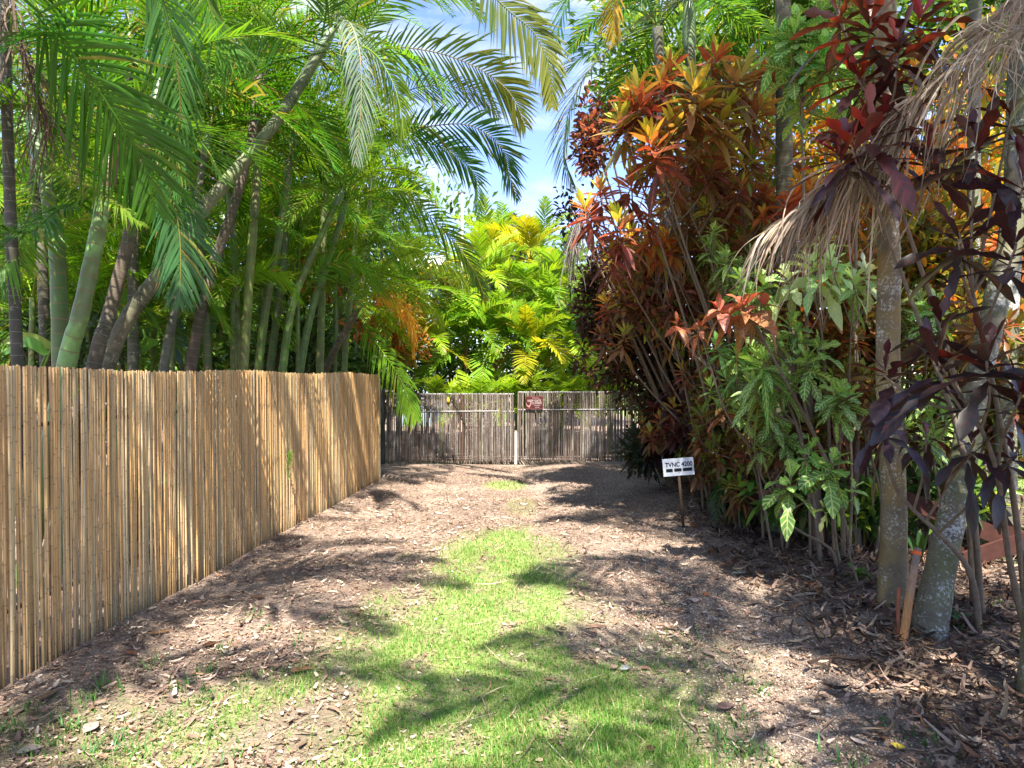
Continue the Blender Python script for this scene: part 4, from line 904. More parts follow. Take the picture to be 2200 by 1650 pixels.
# ------------------------------------------------------------------ crotons
PROF = {'lance': [.12, .55, .9, 1, .92, .6, .06], 'ovate': [.12, .75, 1, 1, .8, .45, .05], 'lobed': [.15, .5, 1.0, .5, 1.0, .75, .08], 'oak': [.12, .45, .85, .42, 1.0, .9, .12]}
def rosette(mb, c, axis, n, L, W, cols, prof='lance', droop=.35, th0=12, th1=125, top=None, topn=0, stack=.14):
    axis = nrm(np.asarray(axis, float)); K = 7
    a = nrm(np.cross(axis, [.3, .8, .2])); b = np.cross(axis, a)
    i = np.arange(n); f = (i + .5) / n
    th = np.radians(th0 + (th1 - th0) * f ** .85 + rng.normal(0, 9, n)); ph = i * 2.39996 + rng.normal(0, .25, n)
    D = np.cos(th)[:, None] * axis + np.sin(th)[:, None] * (np.cos(ph)[:, None] * a + np.sin(ph)[:, None] * b)
    LL = L * (.6 + .5 * np.sqrt(f)) * rng.uniform(.75, 1.12, n)
    B = np.asarray(c)[None] - axis * (stack * f)[:, None]
    u = np.linspace(0, 1, K)[None, :, None]
    dr = (droop * (.3 + f) * rng.uniform(.6, 1.4, n))[:, None, None]
    C = B[:, None] + LL[:, None, None] * (D[:, None] * u * (1 - .3 * dr * u) + np.array([0, 0, -1.]) * dr * u ** 2)
    Tl = nrm(np.gradient(C, axis=1)); up = nrm(np.array([0, 0, 1.]) * .7 + axis * .4 + rng.normal(0, .25, (n, 3)))
    S = nrm(np.cross(Tl, np.repeat(up[:, None], K, 1))); 
    tw = rng.normal(0, .35, n)[:, None, None]; N = np.cross(S, Tl); S = S * np.cos(tw) + N * np.sin(tw); N = np.cross(S, Tl)
    Wp = W * (LL / L)[:, None] * rng.uniform(.8, 1.15, (n, 1)) * np.array(PROF[prof])[None]
    cols = np.array(cols); pos = np.clip(f * (len(cols) - 1) + rng.normal(0, .45, n), 0, len(cols) - 1.001); k = pos.astype(int); q = (pos - k)[:, None]
    cl = cols[k] * (1 - q) + cols[k + 1] * q; cl = cl * rng.uniform(.75, 1.25, (n, 1))
    mb.ribbons(C, S, N, Wp, cl, .22)

PAL = {
 'orange': [(.42, .66, .05), (.52, .62, .07), (.58, .36, .10), (.50, .19, .09), (.38, .13, .08), (.27, .10, .065), (.17, .075, .055), (.11, .06, .045)],
 'redbrown': [(.42, .50, .07), (.42, .22, .08), (.30, .11, .07), (.19, .09, .06), (.16, .15, .05)],
 'dark': [(.05, .016, .012), (.024, .014, .014), (.016, .017, .022), (.026, .022, .016)],
 'darkred': [(.26, .035, .018), (.09, .024, .014), (.045, .02, .016), (.022, .018, .018)],
 'green': [(.24, .46, .06), (.13, .34, .05), (.08, .24, .045), (.14, .28, .06)],
 'pale': [(.50, .66, .24), (.55, .64, .28), (.24, .44, .10), (.48, .56, .22)],
 'glow': [(.55, .55, .06), (.62, .36, .06), (.6, .20, .05), (.42, .12, .05), (.24, .32, .05)],
 'red': [(.62, .06, .04), (.72, .27, .16), (.68, .22, .13), (.52, .26, .11)],
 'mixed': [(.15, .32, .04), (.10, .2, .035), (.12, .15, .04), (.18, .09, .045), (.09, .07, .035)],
 'limey': [(.42, .64, .06), (.48, .56, .08), (.46, .40, .09), (.32, .2, .08), (.2, .26, .06)],
 'maroon': [(.09, .025, .02), (.05, .022, .02), (.03, .02, .022)],
}
def croton(label, base, ros, pal='orange', mat='croton_rib', prof='lance', n=30, L=.27, W=.028, droop=.25, fill=0, R=(.6, .5, .8), stems=True, cat='croton', group='crotons in the right hedge', stack=.16, sw=.016, th1=125):
    """ros: (px, py, Y, scale); fill: extra heads spread through the shrub's own volume"""
    o0 = np.array([base[0], base[1], 0.0]); e = empty('croton', tuple(o0), label, cat, group)
    C = [(P(px, py, Y) - o0, s) for px, py, Y, s in ros]
    cen = np.mean([c for c, s in C], 0)
    for i in range(fill):
        C.append((cen + nrm(rng.normal(0, 1, 3)) * rng.uniform(.3, 1) * np.array(R), rng.uniform(.7, 1.05)))
    mb = MB(); st_ = MB()
    C = [(np.array([c[0], c[1], max(c[2], .15)]), s_) for c, s_ in C]
    nm = 1 if len(C) < 10 else 2 if len(C) < 18 else 3
    mains = []
    for k in range(nm):
        c = C[(k * 5) % len(C)][0]; b_ = np.array([rng.normal(0, .08), rng.normal(0, .08), -.04]); hz = c - b_; hz[2] = 0
        sp = catmull([b_, b_ + hz * .2 + [0, 0, c[2] * .35] + rng.normal(0, .05, 3), b_ + hz * .6 + [0, 0, c[2] * .7] + rng.normal(0, .07, 3), c], 20)
        mains.append(sp); st_.tube(sp, np.linspace(sw * 1.5, sw * .45, 20), (.2, .15, .1), 6, False)
    for i, (c, s_) in enumerate(C):
        d_ = [np.linalg.norm(m[8:16] - (c - [0, 0, .45]), axis=1).min() for m in mains]; m = mains[int(np.argmin(d_))]
        j = 6 + int(np.argmin(np.linalg.norm(m[6:17] - (c - [0, 0, .5]), axis=1))); q = m[j]
        sp = catmull([q, q * .45 + c * .55 + [0, 0, -.06] + rng.normal(0, .035, 3), c - [0, 0, .05], c], 10)
        st_.tube(sp, np.linspace(sw * .62, sw * .38, 10), (.22, .165, .11), 5, False)
        ax = nrm(sp[-2] - sp[-6]) * .7 + np.array([0, 0, .7])
        pp = 'limey' if pal in ('orange', 'redbrown') and rnd.random() < .28 else pal
        rosette(mb, c, ax, n, L * s_, W * s_, np.array(PAL[pp]) * np.array([rng.uniform(.75, 1.2), rng.uniform(.7, 1.15), rng.uniform(.8, 1.3)]), prof, droop, stack=stack * s_, th1=th1)
    mb.build('foliage', M[mat], e); st_.build('stems', M['bark'], e)
    return e

croton('tall orange and red croton with yellow green tips crowning the hedge beside the sky', (2.65, 8.0), [(1370, 190, 7.2, 1.15), (1490, 165, 7.0, 1.25), (1600, 150, 7.2, 1.15), (1540, 110, 7.5, 1), (1395, 290, 7.0, 1.15), (1330, 250, 7.3, 1), (1450, 260, 7.2, 1), (1560, 230, 7.1, 1.1), (1640, 220, 7.3, 1), (1660, 130, 7.6, .9), (1440, 130, 7.6, .9), (1510, 300, 7.4, 1)],
       n=38, L=.35, W=.033, stack=.3, fill=5, R=(.8, .3, .4))
croton('orange croton leaning out over the gate with lime green leading shoots', (3.1, 9.3), [(1255, 440, 7.6, 1.0), (1330, 470, 7.3, 1.15), (1290, 400, 7.8, .9), (1360, 380, 7.5, 1), (1400, 440, 7.6, .9), (1310, 530, 7.6, .9)], n=38, L=.33, W=.032, stack=.3)
croton('rust red croton in the middle of the hedge wall', (2.9, 7.8), [(1450, 380, 7.7, 1), (1540, 350, 7.6, 1), (1620, 320, 7.5, 1), (1560, 430, 7.8, 1), (1480, 460, 7.9, 1), (1380, 330, 7.8, 1)], pal='redbrown', n=36, fill=10, R=(.7, .4, .6), stack=.25)
croton('rust brown croton behind the large dry frond', (3.3, 8.2), [(1700, 330, 8, 1), (1650, 430, 8, 1), (1730, 480, 8.2, 1), (1600, 520, 8.1, .9)], pal='redbrown', n=34, fill=10, R=(.7, .4, .6))
croton('glowing orange croton behind the mossy trunk', (4.6, 8.8), [(1780, 470, 8.8, 1.1), (1850, 540, 8.9, 1.1), (1980, 420, 9, 1.1), (1960, 560, 9, 1.1), (1850, 400, 9.1, 1.1)], pal='glow', mat='croton_glow', n=34, fill=22, R=(1.2, .5, 1.0), L=.27)
croton('glowing orange and red croton at the far right behind the purple one', (5.9, 8.4), [(2080, 430, 8.6, 1.1), (2130, 560, 8.6, 1.1), (2170, 480, 8.7, 1.1), (2050, 640, 8.7, 1.1), (2190, 660, 8.6, 1.1)], pal='glow', mat='croton_glow', n=34, fill=20, R=(1.0, .5, 1.2), L=.27)
croton('orange red croton low behind the ringed trunks', (4.3, 8.3), [(1760, 700, 8.3, 1), (1850, 680, 8.4, 1), (1720, 640, 8.5, 1), (1960, 740, 8.6, 1)], pal='glow', mat='croton_glow', n=32, fill=14, R=(1.0, .5, .7))
croton('red croton at the top right glowing behind the dry frond', (4.5, 7.6), [(1820, 340, 7.8, 1), (1780, 250, 8, 1), (1950, 330, 8, 1), (2050, 300, 8.2, 1), (2120, 180, 8.4, 1)], pal='glow', mat='croton_glow', n=32, fill=14, R=(1.2, .5, .9))
# green variegated
croton('large green croton with yellow veins at the top of the hedge', (3.2, 6.8), [(1720, 60, 6.4, 1.2), (1780, 110, 6.2, 1.2), (1700, 140, 6.5, 1.1), (1760, 20, 6.5, 1.1), (1850, 60, 6.4, 1.1), (1880, 130, 6.3, 1.1), (1820, 200, 6.6, 1), (1720, 210, 6.7, 1), (1840, 0, 6.6, 1)], pal='green', mat='croton_green', prof='lobed', n=20, L=.3, W=.055, fill=5, R=(.7, .3, .4))
croton('pale variegated croton in the centre of the hedge', (3.0, 6.4), [(1745, 560, 6.0, 1.2), (1810, 590, 6.1, 1.1), (1690, 590, 6.2, 1), (1770, 520, 6.3, 1)], pal='pale', mat='croton_green', prof='lobed', n=18, L=.26, W=.045, droop=.5)
croton('green croton with yellow veins and long pointed leaves in mid hedge', (2.9, 6.2), [(1640, 770, 6.0, 1.2), (1620, 830, 6.1, 1.1), (1680, 810, 6.1, 1)], pal='green', mat='croton_green', prof='lance', n=24, L=.27, W=.026, droop=.5)
croton('green oak-leaved croton right of the pointed green one', (3.05, 6.0), [(1735, 770, 5.8, 1.1), (1760, 740, 5.9, 1)], pal='green', mat='croton_green', prof='lobed', n=15, L=.24, W=.05, droop=.5)
croton('low green oak-leaved croton with white veins beside the trunks', (2.75, 5.9), [(1700, 1020, 5.5, 1.1), (1790, 985, 5.4, 1.15), (1740, 960, 5.6, .9)], pal='green', mat='croton_green', prof='lobed', n=12, L=.23, W=.055, droop=.45, sw=.013)
croton('small cream edged croton seedling in front of the hedge foot', (2.72, 5.35), [(1838, 1040, 5.3, .8), (1770, 1085, 5.3, .6)], pal='pale', mat='croton_green', prof='lobed', n=9, L=.18, W=.04, droop=.4, sw=.006)
# red drooping
croton('coral red blotched croton with broad drooping leaves in mid hedge', (2.95, 6.3), [(1592, 650, 5.5, 1.1), (1545, 660, 5.6, .85), (1635, 650, 5.55, .9)], pal='red', mat='croton_blotch', prof='ovate', n=11, L=.27, W=.055, droop=.7, stack=.12, th1=122)
croton('small salmon pink croton left of the coral red one', (2.6, 6.9), [(1500, 700, 6.6, .8), (1455, 690, 6.8, .7)], pal='red', mat='croton_blotch', prof='lance', n=12, L=.24, W=.035, droop=.6)
# dark purple foreground
croton('nearly black purple croton with glossy leaves at the top right', (3.4, 4.9), [(1800, 20, 4.8, 1.1), (1870, 40, 4.6, 1.2), (1930, 90, 4.6, 1.1), (1840, 150, 4.7, 1.1), (1980, 30, 4.7, 1.1), (1920, 180, 4.8, 1)], pal='darkred', mat='croton_dark', prof='oak', n=15, L=.36, W=.038)
croton('dark red croton with scarlet leaf reaching left across the hedge', (3.3, 4.7), [(1830, 300, 4.6, 1.2), (1870, 270, 4.6, 1.1), (1800, 330, 4.7, 1), (2000, 330, 4.6, 1), (1940, 270, 4.8, 1.05)], pal='darkred', mat='croton_dark', prof='oak', n=15, L=.40, W=.042)
croton('purple black croton hanging at the right edge of the photo', (3.35, 4.3), [(2060, 500, 4.3, 1.1), (2180, 520, 4.0, 1.2), (2100, 300, 4.3, 1.1), (2200, 380, 4.1, 1.2), (2170, 240, 4.3, 1.1)], pal='dark', mat='croton_dark', prof='oak', n=15, L=.36, W=.038)
croton('dark purple croton with red midribs at knee to waist height on the right', (3.15, 4.2), [(2010, 770, 4.0, 1.15), (2120, 760, 3.8, 1.2), (1900, 790, 4.2, 1), (2190, 840, 3.8, 1.2), (2020, 680, 4.2, 1.0)], pal='dark', mat='croton_dark', prof='oak', n=14, L=.35, W=.042)
croton('drooping blackish croton heads in front of the leaning trunk', (2.95, 4.6), [(1895, 900, 4.4, 1), (2090, 940, 4.1, 1.1), (1990, 930, 4.4, .8), (2180, 960, 4.0, 1.0)], pal='dark', mat='croton_dark', prof='oak', n=12, L=.28, W=.036, droop=.8)
croton('dark bluish croton hanging over the gate end above the number sign', (3.0, 10.3), [(1440, 840, 9.4, 1.1), (1400, 880, 9.8, 1), (1390, 960, 10, 1), (1470, 890, 9.5, 1), (1430, 930, 9.9, .9)], pal='maroon', mat='croton_dark', prof='lance', n=18, L=.3, W=.035, droop=.6, fill=4, R=(.3, .3, .3))
# understory rows
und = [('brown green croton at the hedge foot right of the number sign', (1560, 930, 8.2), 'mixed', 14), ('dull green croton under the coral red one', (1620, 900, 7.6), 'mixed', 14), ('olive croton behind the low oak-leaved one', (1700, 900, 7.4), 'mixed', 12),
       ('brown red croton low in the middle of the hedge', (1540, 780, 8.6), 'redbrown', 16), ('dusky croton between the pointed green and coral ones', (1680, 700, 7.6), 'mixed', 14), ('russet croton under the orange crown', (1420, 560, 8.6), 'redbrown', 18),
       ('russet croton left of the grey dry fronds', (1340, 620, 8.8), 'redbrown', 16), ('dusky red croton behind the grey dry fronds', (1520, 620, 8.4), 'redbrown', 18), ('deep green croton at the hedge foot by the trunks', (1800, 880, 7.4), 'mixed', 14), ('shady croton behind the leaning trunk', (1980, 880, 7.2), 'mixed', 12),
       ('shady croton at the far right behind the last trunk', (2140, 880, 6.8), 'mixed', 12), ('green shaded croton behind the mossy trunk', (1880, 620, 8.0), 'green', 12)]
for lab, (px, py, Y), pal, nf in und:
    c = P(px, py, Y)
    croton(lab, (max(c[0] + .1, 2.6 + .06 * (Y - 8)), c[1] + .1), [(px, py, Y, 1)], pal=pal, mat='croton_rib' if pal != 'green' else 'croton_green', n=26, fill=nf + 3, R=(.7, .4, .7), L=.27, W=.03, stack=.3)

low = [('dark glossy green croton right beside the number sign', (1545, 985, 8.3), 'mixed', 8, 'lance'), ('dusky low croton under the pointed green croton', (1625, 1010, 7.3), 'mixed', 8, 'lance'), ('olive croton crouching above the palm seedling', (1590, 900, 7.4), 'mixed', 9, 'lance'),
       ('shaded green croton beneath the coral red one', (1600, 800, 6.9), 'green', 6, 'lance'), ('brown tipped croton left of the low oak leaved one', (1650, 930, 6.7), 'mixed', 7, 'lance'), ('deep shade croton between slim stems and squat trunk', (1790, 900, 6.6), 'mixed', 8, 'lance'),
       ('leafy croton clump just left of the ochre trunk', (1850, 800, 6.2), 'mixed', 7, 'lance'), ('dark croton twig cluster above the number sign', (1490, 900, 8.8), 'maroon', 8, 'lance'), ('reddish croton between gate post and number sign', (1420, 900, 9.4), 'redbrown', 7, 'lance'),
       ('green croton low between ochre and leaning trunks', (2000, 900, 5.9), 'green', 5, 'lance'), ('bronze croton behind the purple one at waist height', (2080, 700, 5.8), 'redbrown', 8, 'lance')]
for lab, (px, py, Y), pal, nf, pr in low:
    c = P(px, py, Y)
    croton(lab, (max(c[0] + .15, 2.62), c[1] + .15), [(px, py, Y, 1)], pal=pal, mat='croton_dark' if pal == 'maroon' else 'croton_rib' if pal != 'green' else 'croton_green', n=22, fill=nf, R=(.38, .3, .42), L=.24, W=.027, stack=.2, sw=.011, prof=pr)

for lab, (px, py, Y), pl, pr, nf, L, W in [
    ('light green oak leaved croton high in mid hedge under the dry frond tip', (1640, 600, 6.3), 'green', 'lobed', 3, .24, .042), ('cream and green croton right of the pale variegated one', (1835, 600, 5.9), 'pale', 'lobed', 2, .24, .042),
    ('lush green croton between coral red one and slim stems', (1700, 690, 6.2), 'green', 'lobed', 4, .24, .042), ('yellow veined green croton above the pointed leaved one', (1590, 770, 6.5), 'green', 'lance', 4, .25, .028),
    ('broad leaved green croton filling the hedge below waist height', (1660, 890, 6.4), 'green', 'lobed', 5, .24, .045), ('long leaved green croton drooping near the number sign', (1575, 890, 8.3), 'green', 'lance', 6, .27, .03),
    ('green croton tuft left of the ochre trunk at knee height', (1800, 860, 5.7), 'green', 'lobed', 3, .22, .042), ('green and yellow croton peeping between the right trunks', (1980, 640, 6.0), 'green', 'lobed', 4, .25, .042),
    ('lime and orange croton in the upper middle of the hedge', (1690, 440, 7.3), 'glow', 'lance', 6, .28, .03), ('lime green croton above the coral red one', (1560, 560, 7.3), 'green', 'lance', 6, .27, .028), ('yellow and bronze croton in the hedge below the orange crown', (1420, 520, 8.0), 'glow', 'lance', 5, .27, .028)]:
    c = P(px, py, Y)
    croton(lab, (max(c[0] + .15, 2.7), c[1] + .15), [(px, py, Y, 1)], pal=pl, mat='croton_glow' if pl == 'glow' else 'croton_green', n=16 if pr == 'lobed' else 24, fill=nf, R=(.42, .3, .35), L=L, W=W, stack=.14, sw=.010, prof=pr, droop=.35)

HB = 'background hedge shrubs on the right'
MIX = [(.09, .20, .035), (.13, .14, .045), (.2, .10, .055), (.07, .14, .035), (.2, .32, .05)]
RED = [(.34, .12, .07), (.22, .08, .055), (.5, .32, .07), (.14, .07, .045), (.3, .42, .06), (.12, .2, .045)]
for lab, (px, py, Y), R, n, L, W, cols, mt, root in [
    ('fine leaved dark maroon shrub bulging over the right end of the gate', (1335, 700, 10.4), (.85, .7, 1.3), 12000, .11, .022, [(.09, .035, .03), (.14, .05, .035), (.05, .028, .024), (.2, .09, .05), (.07, .08, .04)], 'leaf', (2.9, 11.0)),
    ('fine leaved maroon shrub behind the number sign', (1450, 850, 10.6), (.65, .6, 1.2), 9000, .11, .022, [(.09, .05, .035), (.12, .09, .04), (.08, .12, .045), (.05, .05, .03)], 'leaf', (2.7, 10.9)),
    ('small reddish leaved sapling against the sky left of the orange crown', (1275, 280, 9), (.3, .3, .75), 900, .10, .024, [(.22, .06, .06), (.34, .11, .08), (.10, .07, .04)], 'leaf', (2.8, 9.8)),
    ('small dark leaved sapling at the edge of the sky', (1235, 460, 9.3), (.35, .3, .4), 260, .11, .022, [(.025, .03, .045), (.03, .05, .04)], 'leaf', (2.8, 10.1)),
    ('bright lime leafed tree high behind the orange croton', (1440, 150, 13), (1.9, 1.2, 1.6), 4200, .2, .035, LIME + GREENS, 'leaf', None),
    ('lime green hedge behind the middle of the crotons', (1560, 560, 11.5), (1.6, .9, 2.2), 6500, .18, .03, LIME + GREENS + [(.4, .15, .04)], 'leaf', None),
    ('green and orange hedge behind the crotons at right centre', (1800, 480, 11.5), (2.0, .9, 2.6), 7500, .2, .035, LIME + [(.5, .2, .03), (.5, .35, .04)], 'croton_glow', None),
    ('green and orange hedge at the far right', (2130, 480, 10.5), (2.0, .9, 2.6), 7500, .2, .035, LIME + [(.5, .2, .03), (.5, .35, .04)], 'croton_glow', None),
    ('tall green tree behind the right hedge top', (1750, 60, 13), (2.6, 1.2, 2.0), 5200, .24, .045, GREENS + LIME, 'leaf', None),
    ('tall green tree at the top right corner', (2150, 60, 12), (2.4, 1.2, 2.2), 5200, .24, .045, GREENS + LIME, 'leaf', None),
    ('dark green shrub low behind the hedge foot', (1600, 860, 10.5), (1.3, .6, 1.0), 5200, .16, .03, GREENS, 'leaf', None),
    ('green shrub low behind the right trunks', (1850, 850, 9.6), (1.4, .6, .8), 3600, .18, .03, GREENS + LIME, 'leaf', None),
    ('green shrub low behind the far right trunk', (2180, 850, 9.0), (1.4, .6, .8), 3600, .18, .03, GREENS + LIME, 'leaf', None),
    ('bushy olive shrub filling the hedge right of the number sign', (1570, 900, 8.8), (.6, .5, .85), 3600, .17, .026, MIX, 'croton_rib', None),
    ('bushy olive and brown shrub in the hedge behind the low green croton', (1730, 880, 7.9), (.75, .45, .75), 3400, .18, .027, MIX, 'croton_rib', None),
    ('russet leaved shrub filling the hedge under the orange crown', (1450, 620, 8.9), (.75, .5, .8), 1500, .18, .026, RED + MIX, 'croton_rib', None),
    ('russet and red shrub filling the hedge behind the grey hanging frond', (1600, 560, 8.7), (.8, .5, .9), 1300, .18, .027, RED + LIME, 'croton_rib', None),
    ('red orange shrub high in the hedge behind the crown', (1560, 330, 8.6), (.9, .5, .8), 900, .2, .028, RED + LIME, 'croton_rib', None),
    ('brown and olive shrub behind the ochre trunk at waist height', (1830, 760, 8.2), (.8, .5, .6), 2600, .18, .027, MIX + RED, 'croton_rib', None),
    ('knee high dark leafy plant at the hedge foot right of the palm seedling', (1610, 1040, 7.7), (.42, .3, .32), 700, .2, .028, MIX + GREENS, 'leaf', None),
    ('knee high leafy plant around the squat trunk', (1700, 1060, 7.1), (.42, .3, .30), 650, .2, .03, MIX + GREENS, 'leaf', None),
    ('knee high leafy plant among the slim brown stems', (1790, 1080, 6.9), (.4, .3, .28), 600, .2, .03, GREENS + MIX, 'leaf', None),
    ('knee high leafy plant behind the foot of the ochre trunk', (1880, 1090, 6.6), (.4, .3, .26), 600, .2, .03, GREENS + LIME, 'leaf', None),
    ('knee high plant with lime leaves behind the leaning trunk foot', (2050, 1060, 6.4), (.4, .3, .24), 480, .2, .03, GREENS + LIME, 'leaf', None),
    ('mixed green and bronze shrub between the leaning trunk and the right edge', (2120, 760, 6.8), (.7, .4, .75), 1700, .2, .028, MIX + LIME + [(.5, .22, .05)], 'croton_rib', None),
    ('mixed green and orange shrub between ochre and leaning trunks', (1990, 560, 7.2), (.6, .4, .7), 1300, .2, .028, LIME + [(.5, .22, .05), (.55, .4, .06)] + MIX, 'croton_glow', None),
    ('dark leafy plant under the maroon shrub left of the number sign', (1400, 960, 10.2), (.5, .4, .42), 1200, .16, .026, [(.05, .08, .04), (.06, .05, .03), (.04, .06, .035)], 'leaf', None),
]:
    shrub(lab, P(px, py, Y), R, n, L, W, cols, mat=mt, name='hedge_shrub', group=HB, clumps=26, cat='shrub', root=root or (max(P(px, py, Y)[0], 2.8), Y), stems=3)

# ------------------------------------------------------------------ tall palms on the right verge (their crowns shade the drive)
TALL = dict(kind='tall', scale=1.0, mats=('frond', FD), lo=3)
def tallpalm(label, gp, pts, r0, r1, tm, tc_, n=12, H=None, **kw):
    b_ = G(*gp); Y = b_[1]; w_ = [np.array([b_[0], Y, -.05])] + px_tr(pts)
    d = w_[-1] - w_[-2]
    if H: w_.append(w_[-1] + d / d[2] * (H - w_[-1][2]) * np.array([.5, .5, 1]))
    return palm(label, w_, r0, r1, tm, tc_, [dict(TALL, n=n)], group='tall palms on the right verge', shaft=(.9, (.14, .2, .08)), name='tall_palm', base_flare=1.45, n=40, **kw)
e1, o1, _ = tallpalm('straight ochre and white lichened palm trunk beside the wooden stake', (1917, 1310), [(1920, 1080, 5.1), (1908, 800, 5.1), (1910, 560, 5.15), (1905, 380, 5.2)], .088, .075, 'trunk_ochre', (.17, .13, .07), 13, 7.2)
e2, o2, _ = tallpalm('leaning palm trunk with white lichen patches right of the stake', (1990, 1368), [(2025, 1200, 4.66), (2060, 1040, 4.75), (2105, 800, 4.9), (2150, 600, 5), (2185, 380, 5.2)], .092, .075, 'trunk_lichen', (.13, .11, .07), 13, 7.6)
e3, o3, _ = tallpalm('thick mottled palm trunk cut by the right edge of the photo', (2232, 1520), [(2238, 1300, 3.55), (2245, 1000, 3.6), (2255, 700, 3.7)], .085, .075, 'trunk_lichen', (.12, .11, .06), 12, 6.6)
tallpalm('grey palm trunk standing further back near the right edge', (2165, 1200), [(2160, 1000, 6.5), (2165, 700, 6.6), (2178, 400, 6.7)], .10, .08, 'trunk_lichen', (.13, .115, .08), 10, 6.9)
tallpalm('pale trunk half hidden behind the leaning one', (2120, 1150), [(2095, 950, 7.3), (2090, 700, 7.4), (2092, 400, 7.5)], .075, .06, 'trunk_lichen', (.16, .15, .12), 9, 7.8)
e6, o6, _ = tallpalm('mossy green palm trunk rising behind the number sign', (1512, 1065), [(1515, 900, 9.6), (1510, 650, 9.7), (1500, 460, 9.8), (1490, 330, 10)], .10, .08, 'trunk_brown', (.055, .075, .03), 9, 6.6)
tallpalm('squat swollen trunk at the hedge foot behind the low croton', (1668, 1150), [(1672, 1000, 7.4), (1690, 700, 7.5), (1685, 400, 7.6)], .13, .08, 'trunk_brown', (.13, .11, .06), 9, 7.0)
tallpalm('palm high behind the orange croton with lime feathery crown', (1420, 940), [(1425, 600, 15), (1420, 150, 15)], .08, .06, 'trunk_brown', (.1, .09, .06), 14)
tallpalm('palm high behind the hedge right of the orange croton crown', (1640, 960), [(1645, 600, 13), (1650, 140, 13)], .08, .06, 'trunk_brown', (.1, .09, .06), 14)
# multi-stem small trunks
ms = empty('multi_stem_tree', tuple(G(1770, 1190)), 'cluster of slim brown stems between squat trunk and ochre trunk', 'tree'); o0 = G(1770, 1190)
mb = MB()
for pts, r in [([(1760, 1205, 6.5), (1752, 1050, 6.6), (1738, 880, 6.7), (1700, 700, 6.9)], .055), ([(1782, 1175, 6.8), (1780, 1000, 6.9), (1790, 850, 7)], .05), ([(1845, 1200, 6.4), (1838, 1050, 6.5), (1842, 850, 6.6), (1830, 600, 6.8)], .035), ([(1800, 1180, 6.7), (1850, 1000, 6.8), (1880, 860, 6.9)], .02), ([(1745, 1100, 6.5), (1690, 1020, 6.4), (1640, 960, 6.3)], .014),
               ([(1870, 700, 5.6), (1930, 560, 5.4), (1830, 330, 5.0)], .014)]:
    if pts[0][1] < 1150 and r < .0141: continue
    sp = catmull([P(*p) - o0 for p in pts], 14); b_ = sp[0].copy(); b_[2] = -.05; sp = np.vstack([b_, sp]); mb.tube(sp, np.linspace(r, r * .6, 15), (.17, .12, .085), 8)
mb.build('trunk', M['bark'], ms)
mb = MB(); leafcloud(mb, P(1790, 640, 7.2) - o0, (.9, .4, .7), 500, .2, .035, [(.2, .1, .04), (.12, .16, .04), (.3, .14, .04)]); mb.build('foliage', M['croton_rib'], ms)

# big tan dead frond, hanging from the leaning palm, and the grey ones
TAN = [(.42, .34, .25), (.32, .25, .18), (.52, .43, .33), (.22, .165, .115)]
GRY = [(.22, .19, .17), (.15, .125, .11), (.30, .26, .23)]
strands(e2, o2, [(2330, -160, 4.0), (2180, 0, 4.2), (2020, 170, 4.5), (1890, 300, 4.8), (1790, 400, 5.0)], 250, .95, .008, TAN, grav=.6, out=.75, fan=.24, twist=.4, K=9)
strands(e2, o2, [(1960, 230, 4.7), (1850, 340, 4.9), (1745, 430, 5.1), (1650, 500, 5.2)], 170, .6, .008, TAN, grav=.55, out=.85, fan=.2, twist=.3, K=8)
strands(e3, o3, [(2300, -60, 3.9), (2220, 40, 4.0), (2150, 90, 4.1), (2090, 130, 4.2)], 130, .5, .0035, [(.4, .34, .27), (.5, .44, .37)], grav=.25, out=.3, fan=.7, twist=.6, K=9, name='dry_flower_stalk')
strands(e6, o6, [(1470, 330, 8.6), (1462, 380, 8.4), (1448, 440, 8.3), (1440, 500, 8.3)], 110, .8, .008, GRY, grav=.8, out=.4, fan=.15)
strands(e6, o6, [(1300, 400, 8.8), (1262, 440, 8.7), (1240, 490, 8.6), (1232, 530, 8.6)], 80, .62, .008, GRY, grav=.85, out=.3, fan=.15)
hero_frond(e6, o6, [(1430, 40, 9.6), (1330, 90, 9.2), (1260, 160, 9), (1222, 240, 8.9), (1212, 330, 8.9), (1232, 400, 8.9)], .7, mat='frond_silver', colr=(.08, .15, .045), n=50, droop=.5, wd=.02)
hero_frond(e6, o6, [(1400, -60, 9), (1340, -30, 8.7), (1320, 20, 8.5), (1322, 90, 8.4)], .5, mat='frond', colr=(.50, .33, .04), n=34, droop=.6, wd=.02)
hero_frond(e6, o6, [(1600, -60, 9.4), (1520, -30, 9.2), (1440, 10, 9), (1350, 60, 8.8)], .7, mat='frond_silver', colr=(.12, .2, .06), n=50, droop=.4, wd=.018)

# overhead palm whose fronds enter at the top, then palms added for dappled shade
palm('overhead palm whose yellow edged fronds dangle in at the top centre', [np.array([2.6, 11.0, -.05]), np.array([2.5, 10.8, 4]), np.array([2.2, 10.4, 7.0])], .1, .08, 'trunk_lichen', (.14, .13, .09), [dict(TALL, n=8, lo=0, hi=6)], group='tall palms on the right verge', name='tall_palm',
     hero=[dict(pts=[(960, -120, 8.6), (1040, -30, 8.5), (1092, 22, 8.4), (1147, 71, 8.3), (1180, 142, 8.2), (1186, 225, 8.2)], L=.7, mat='frond', colr=(.12, .19, .05), n=52, droop=.45, wd=.023, side0=(.9, -.3, .4), lift=0, tipc=(.32, .32, .03)),
           dict(pts=[(1290, -100, 8.8), (1230, -20, 8.6), (1200, 60, 8.5), (1190, 140, 8.4)], L=.55, mat=FD, n=40, droop=.5, wd=.018)])
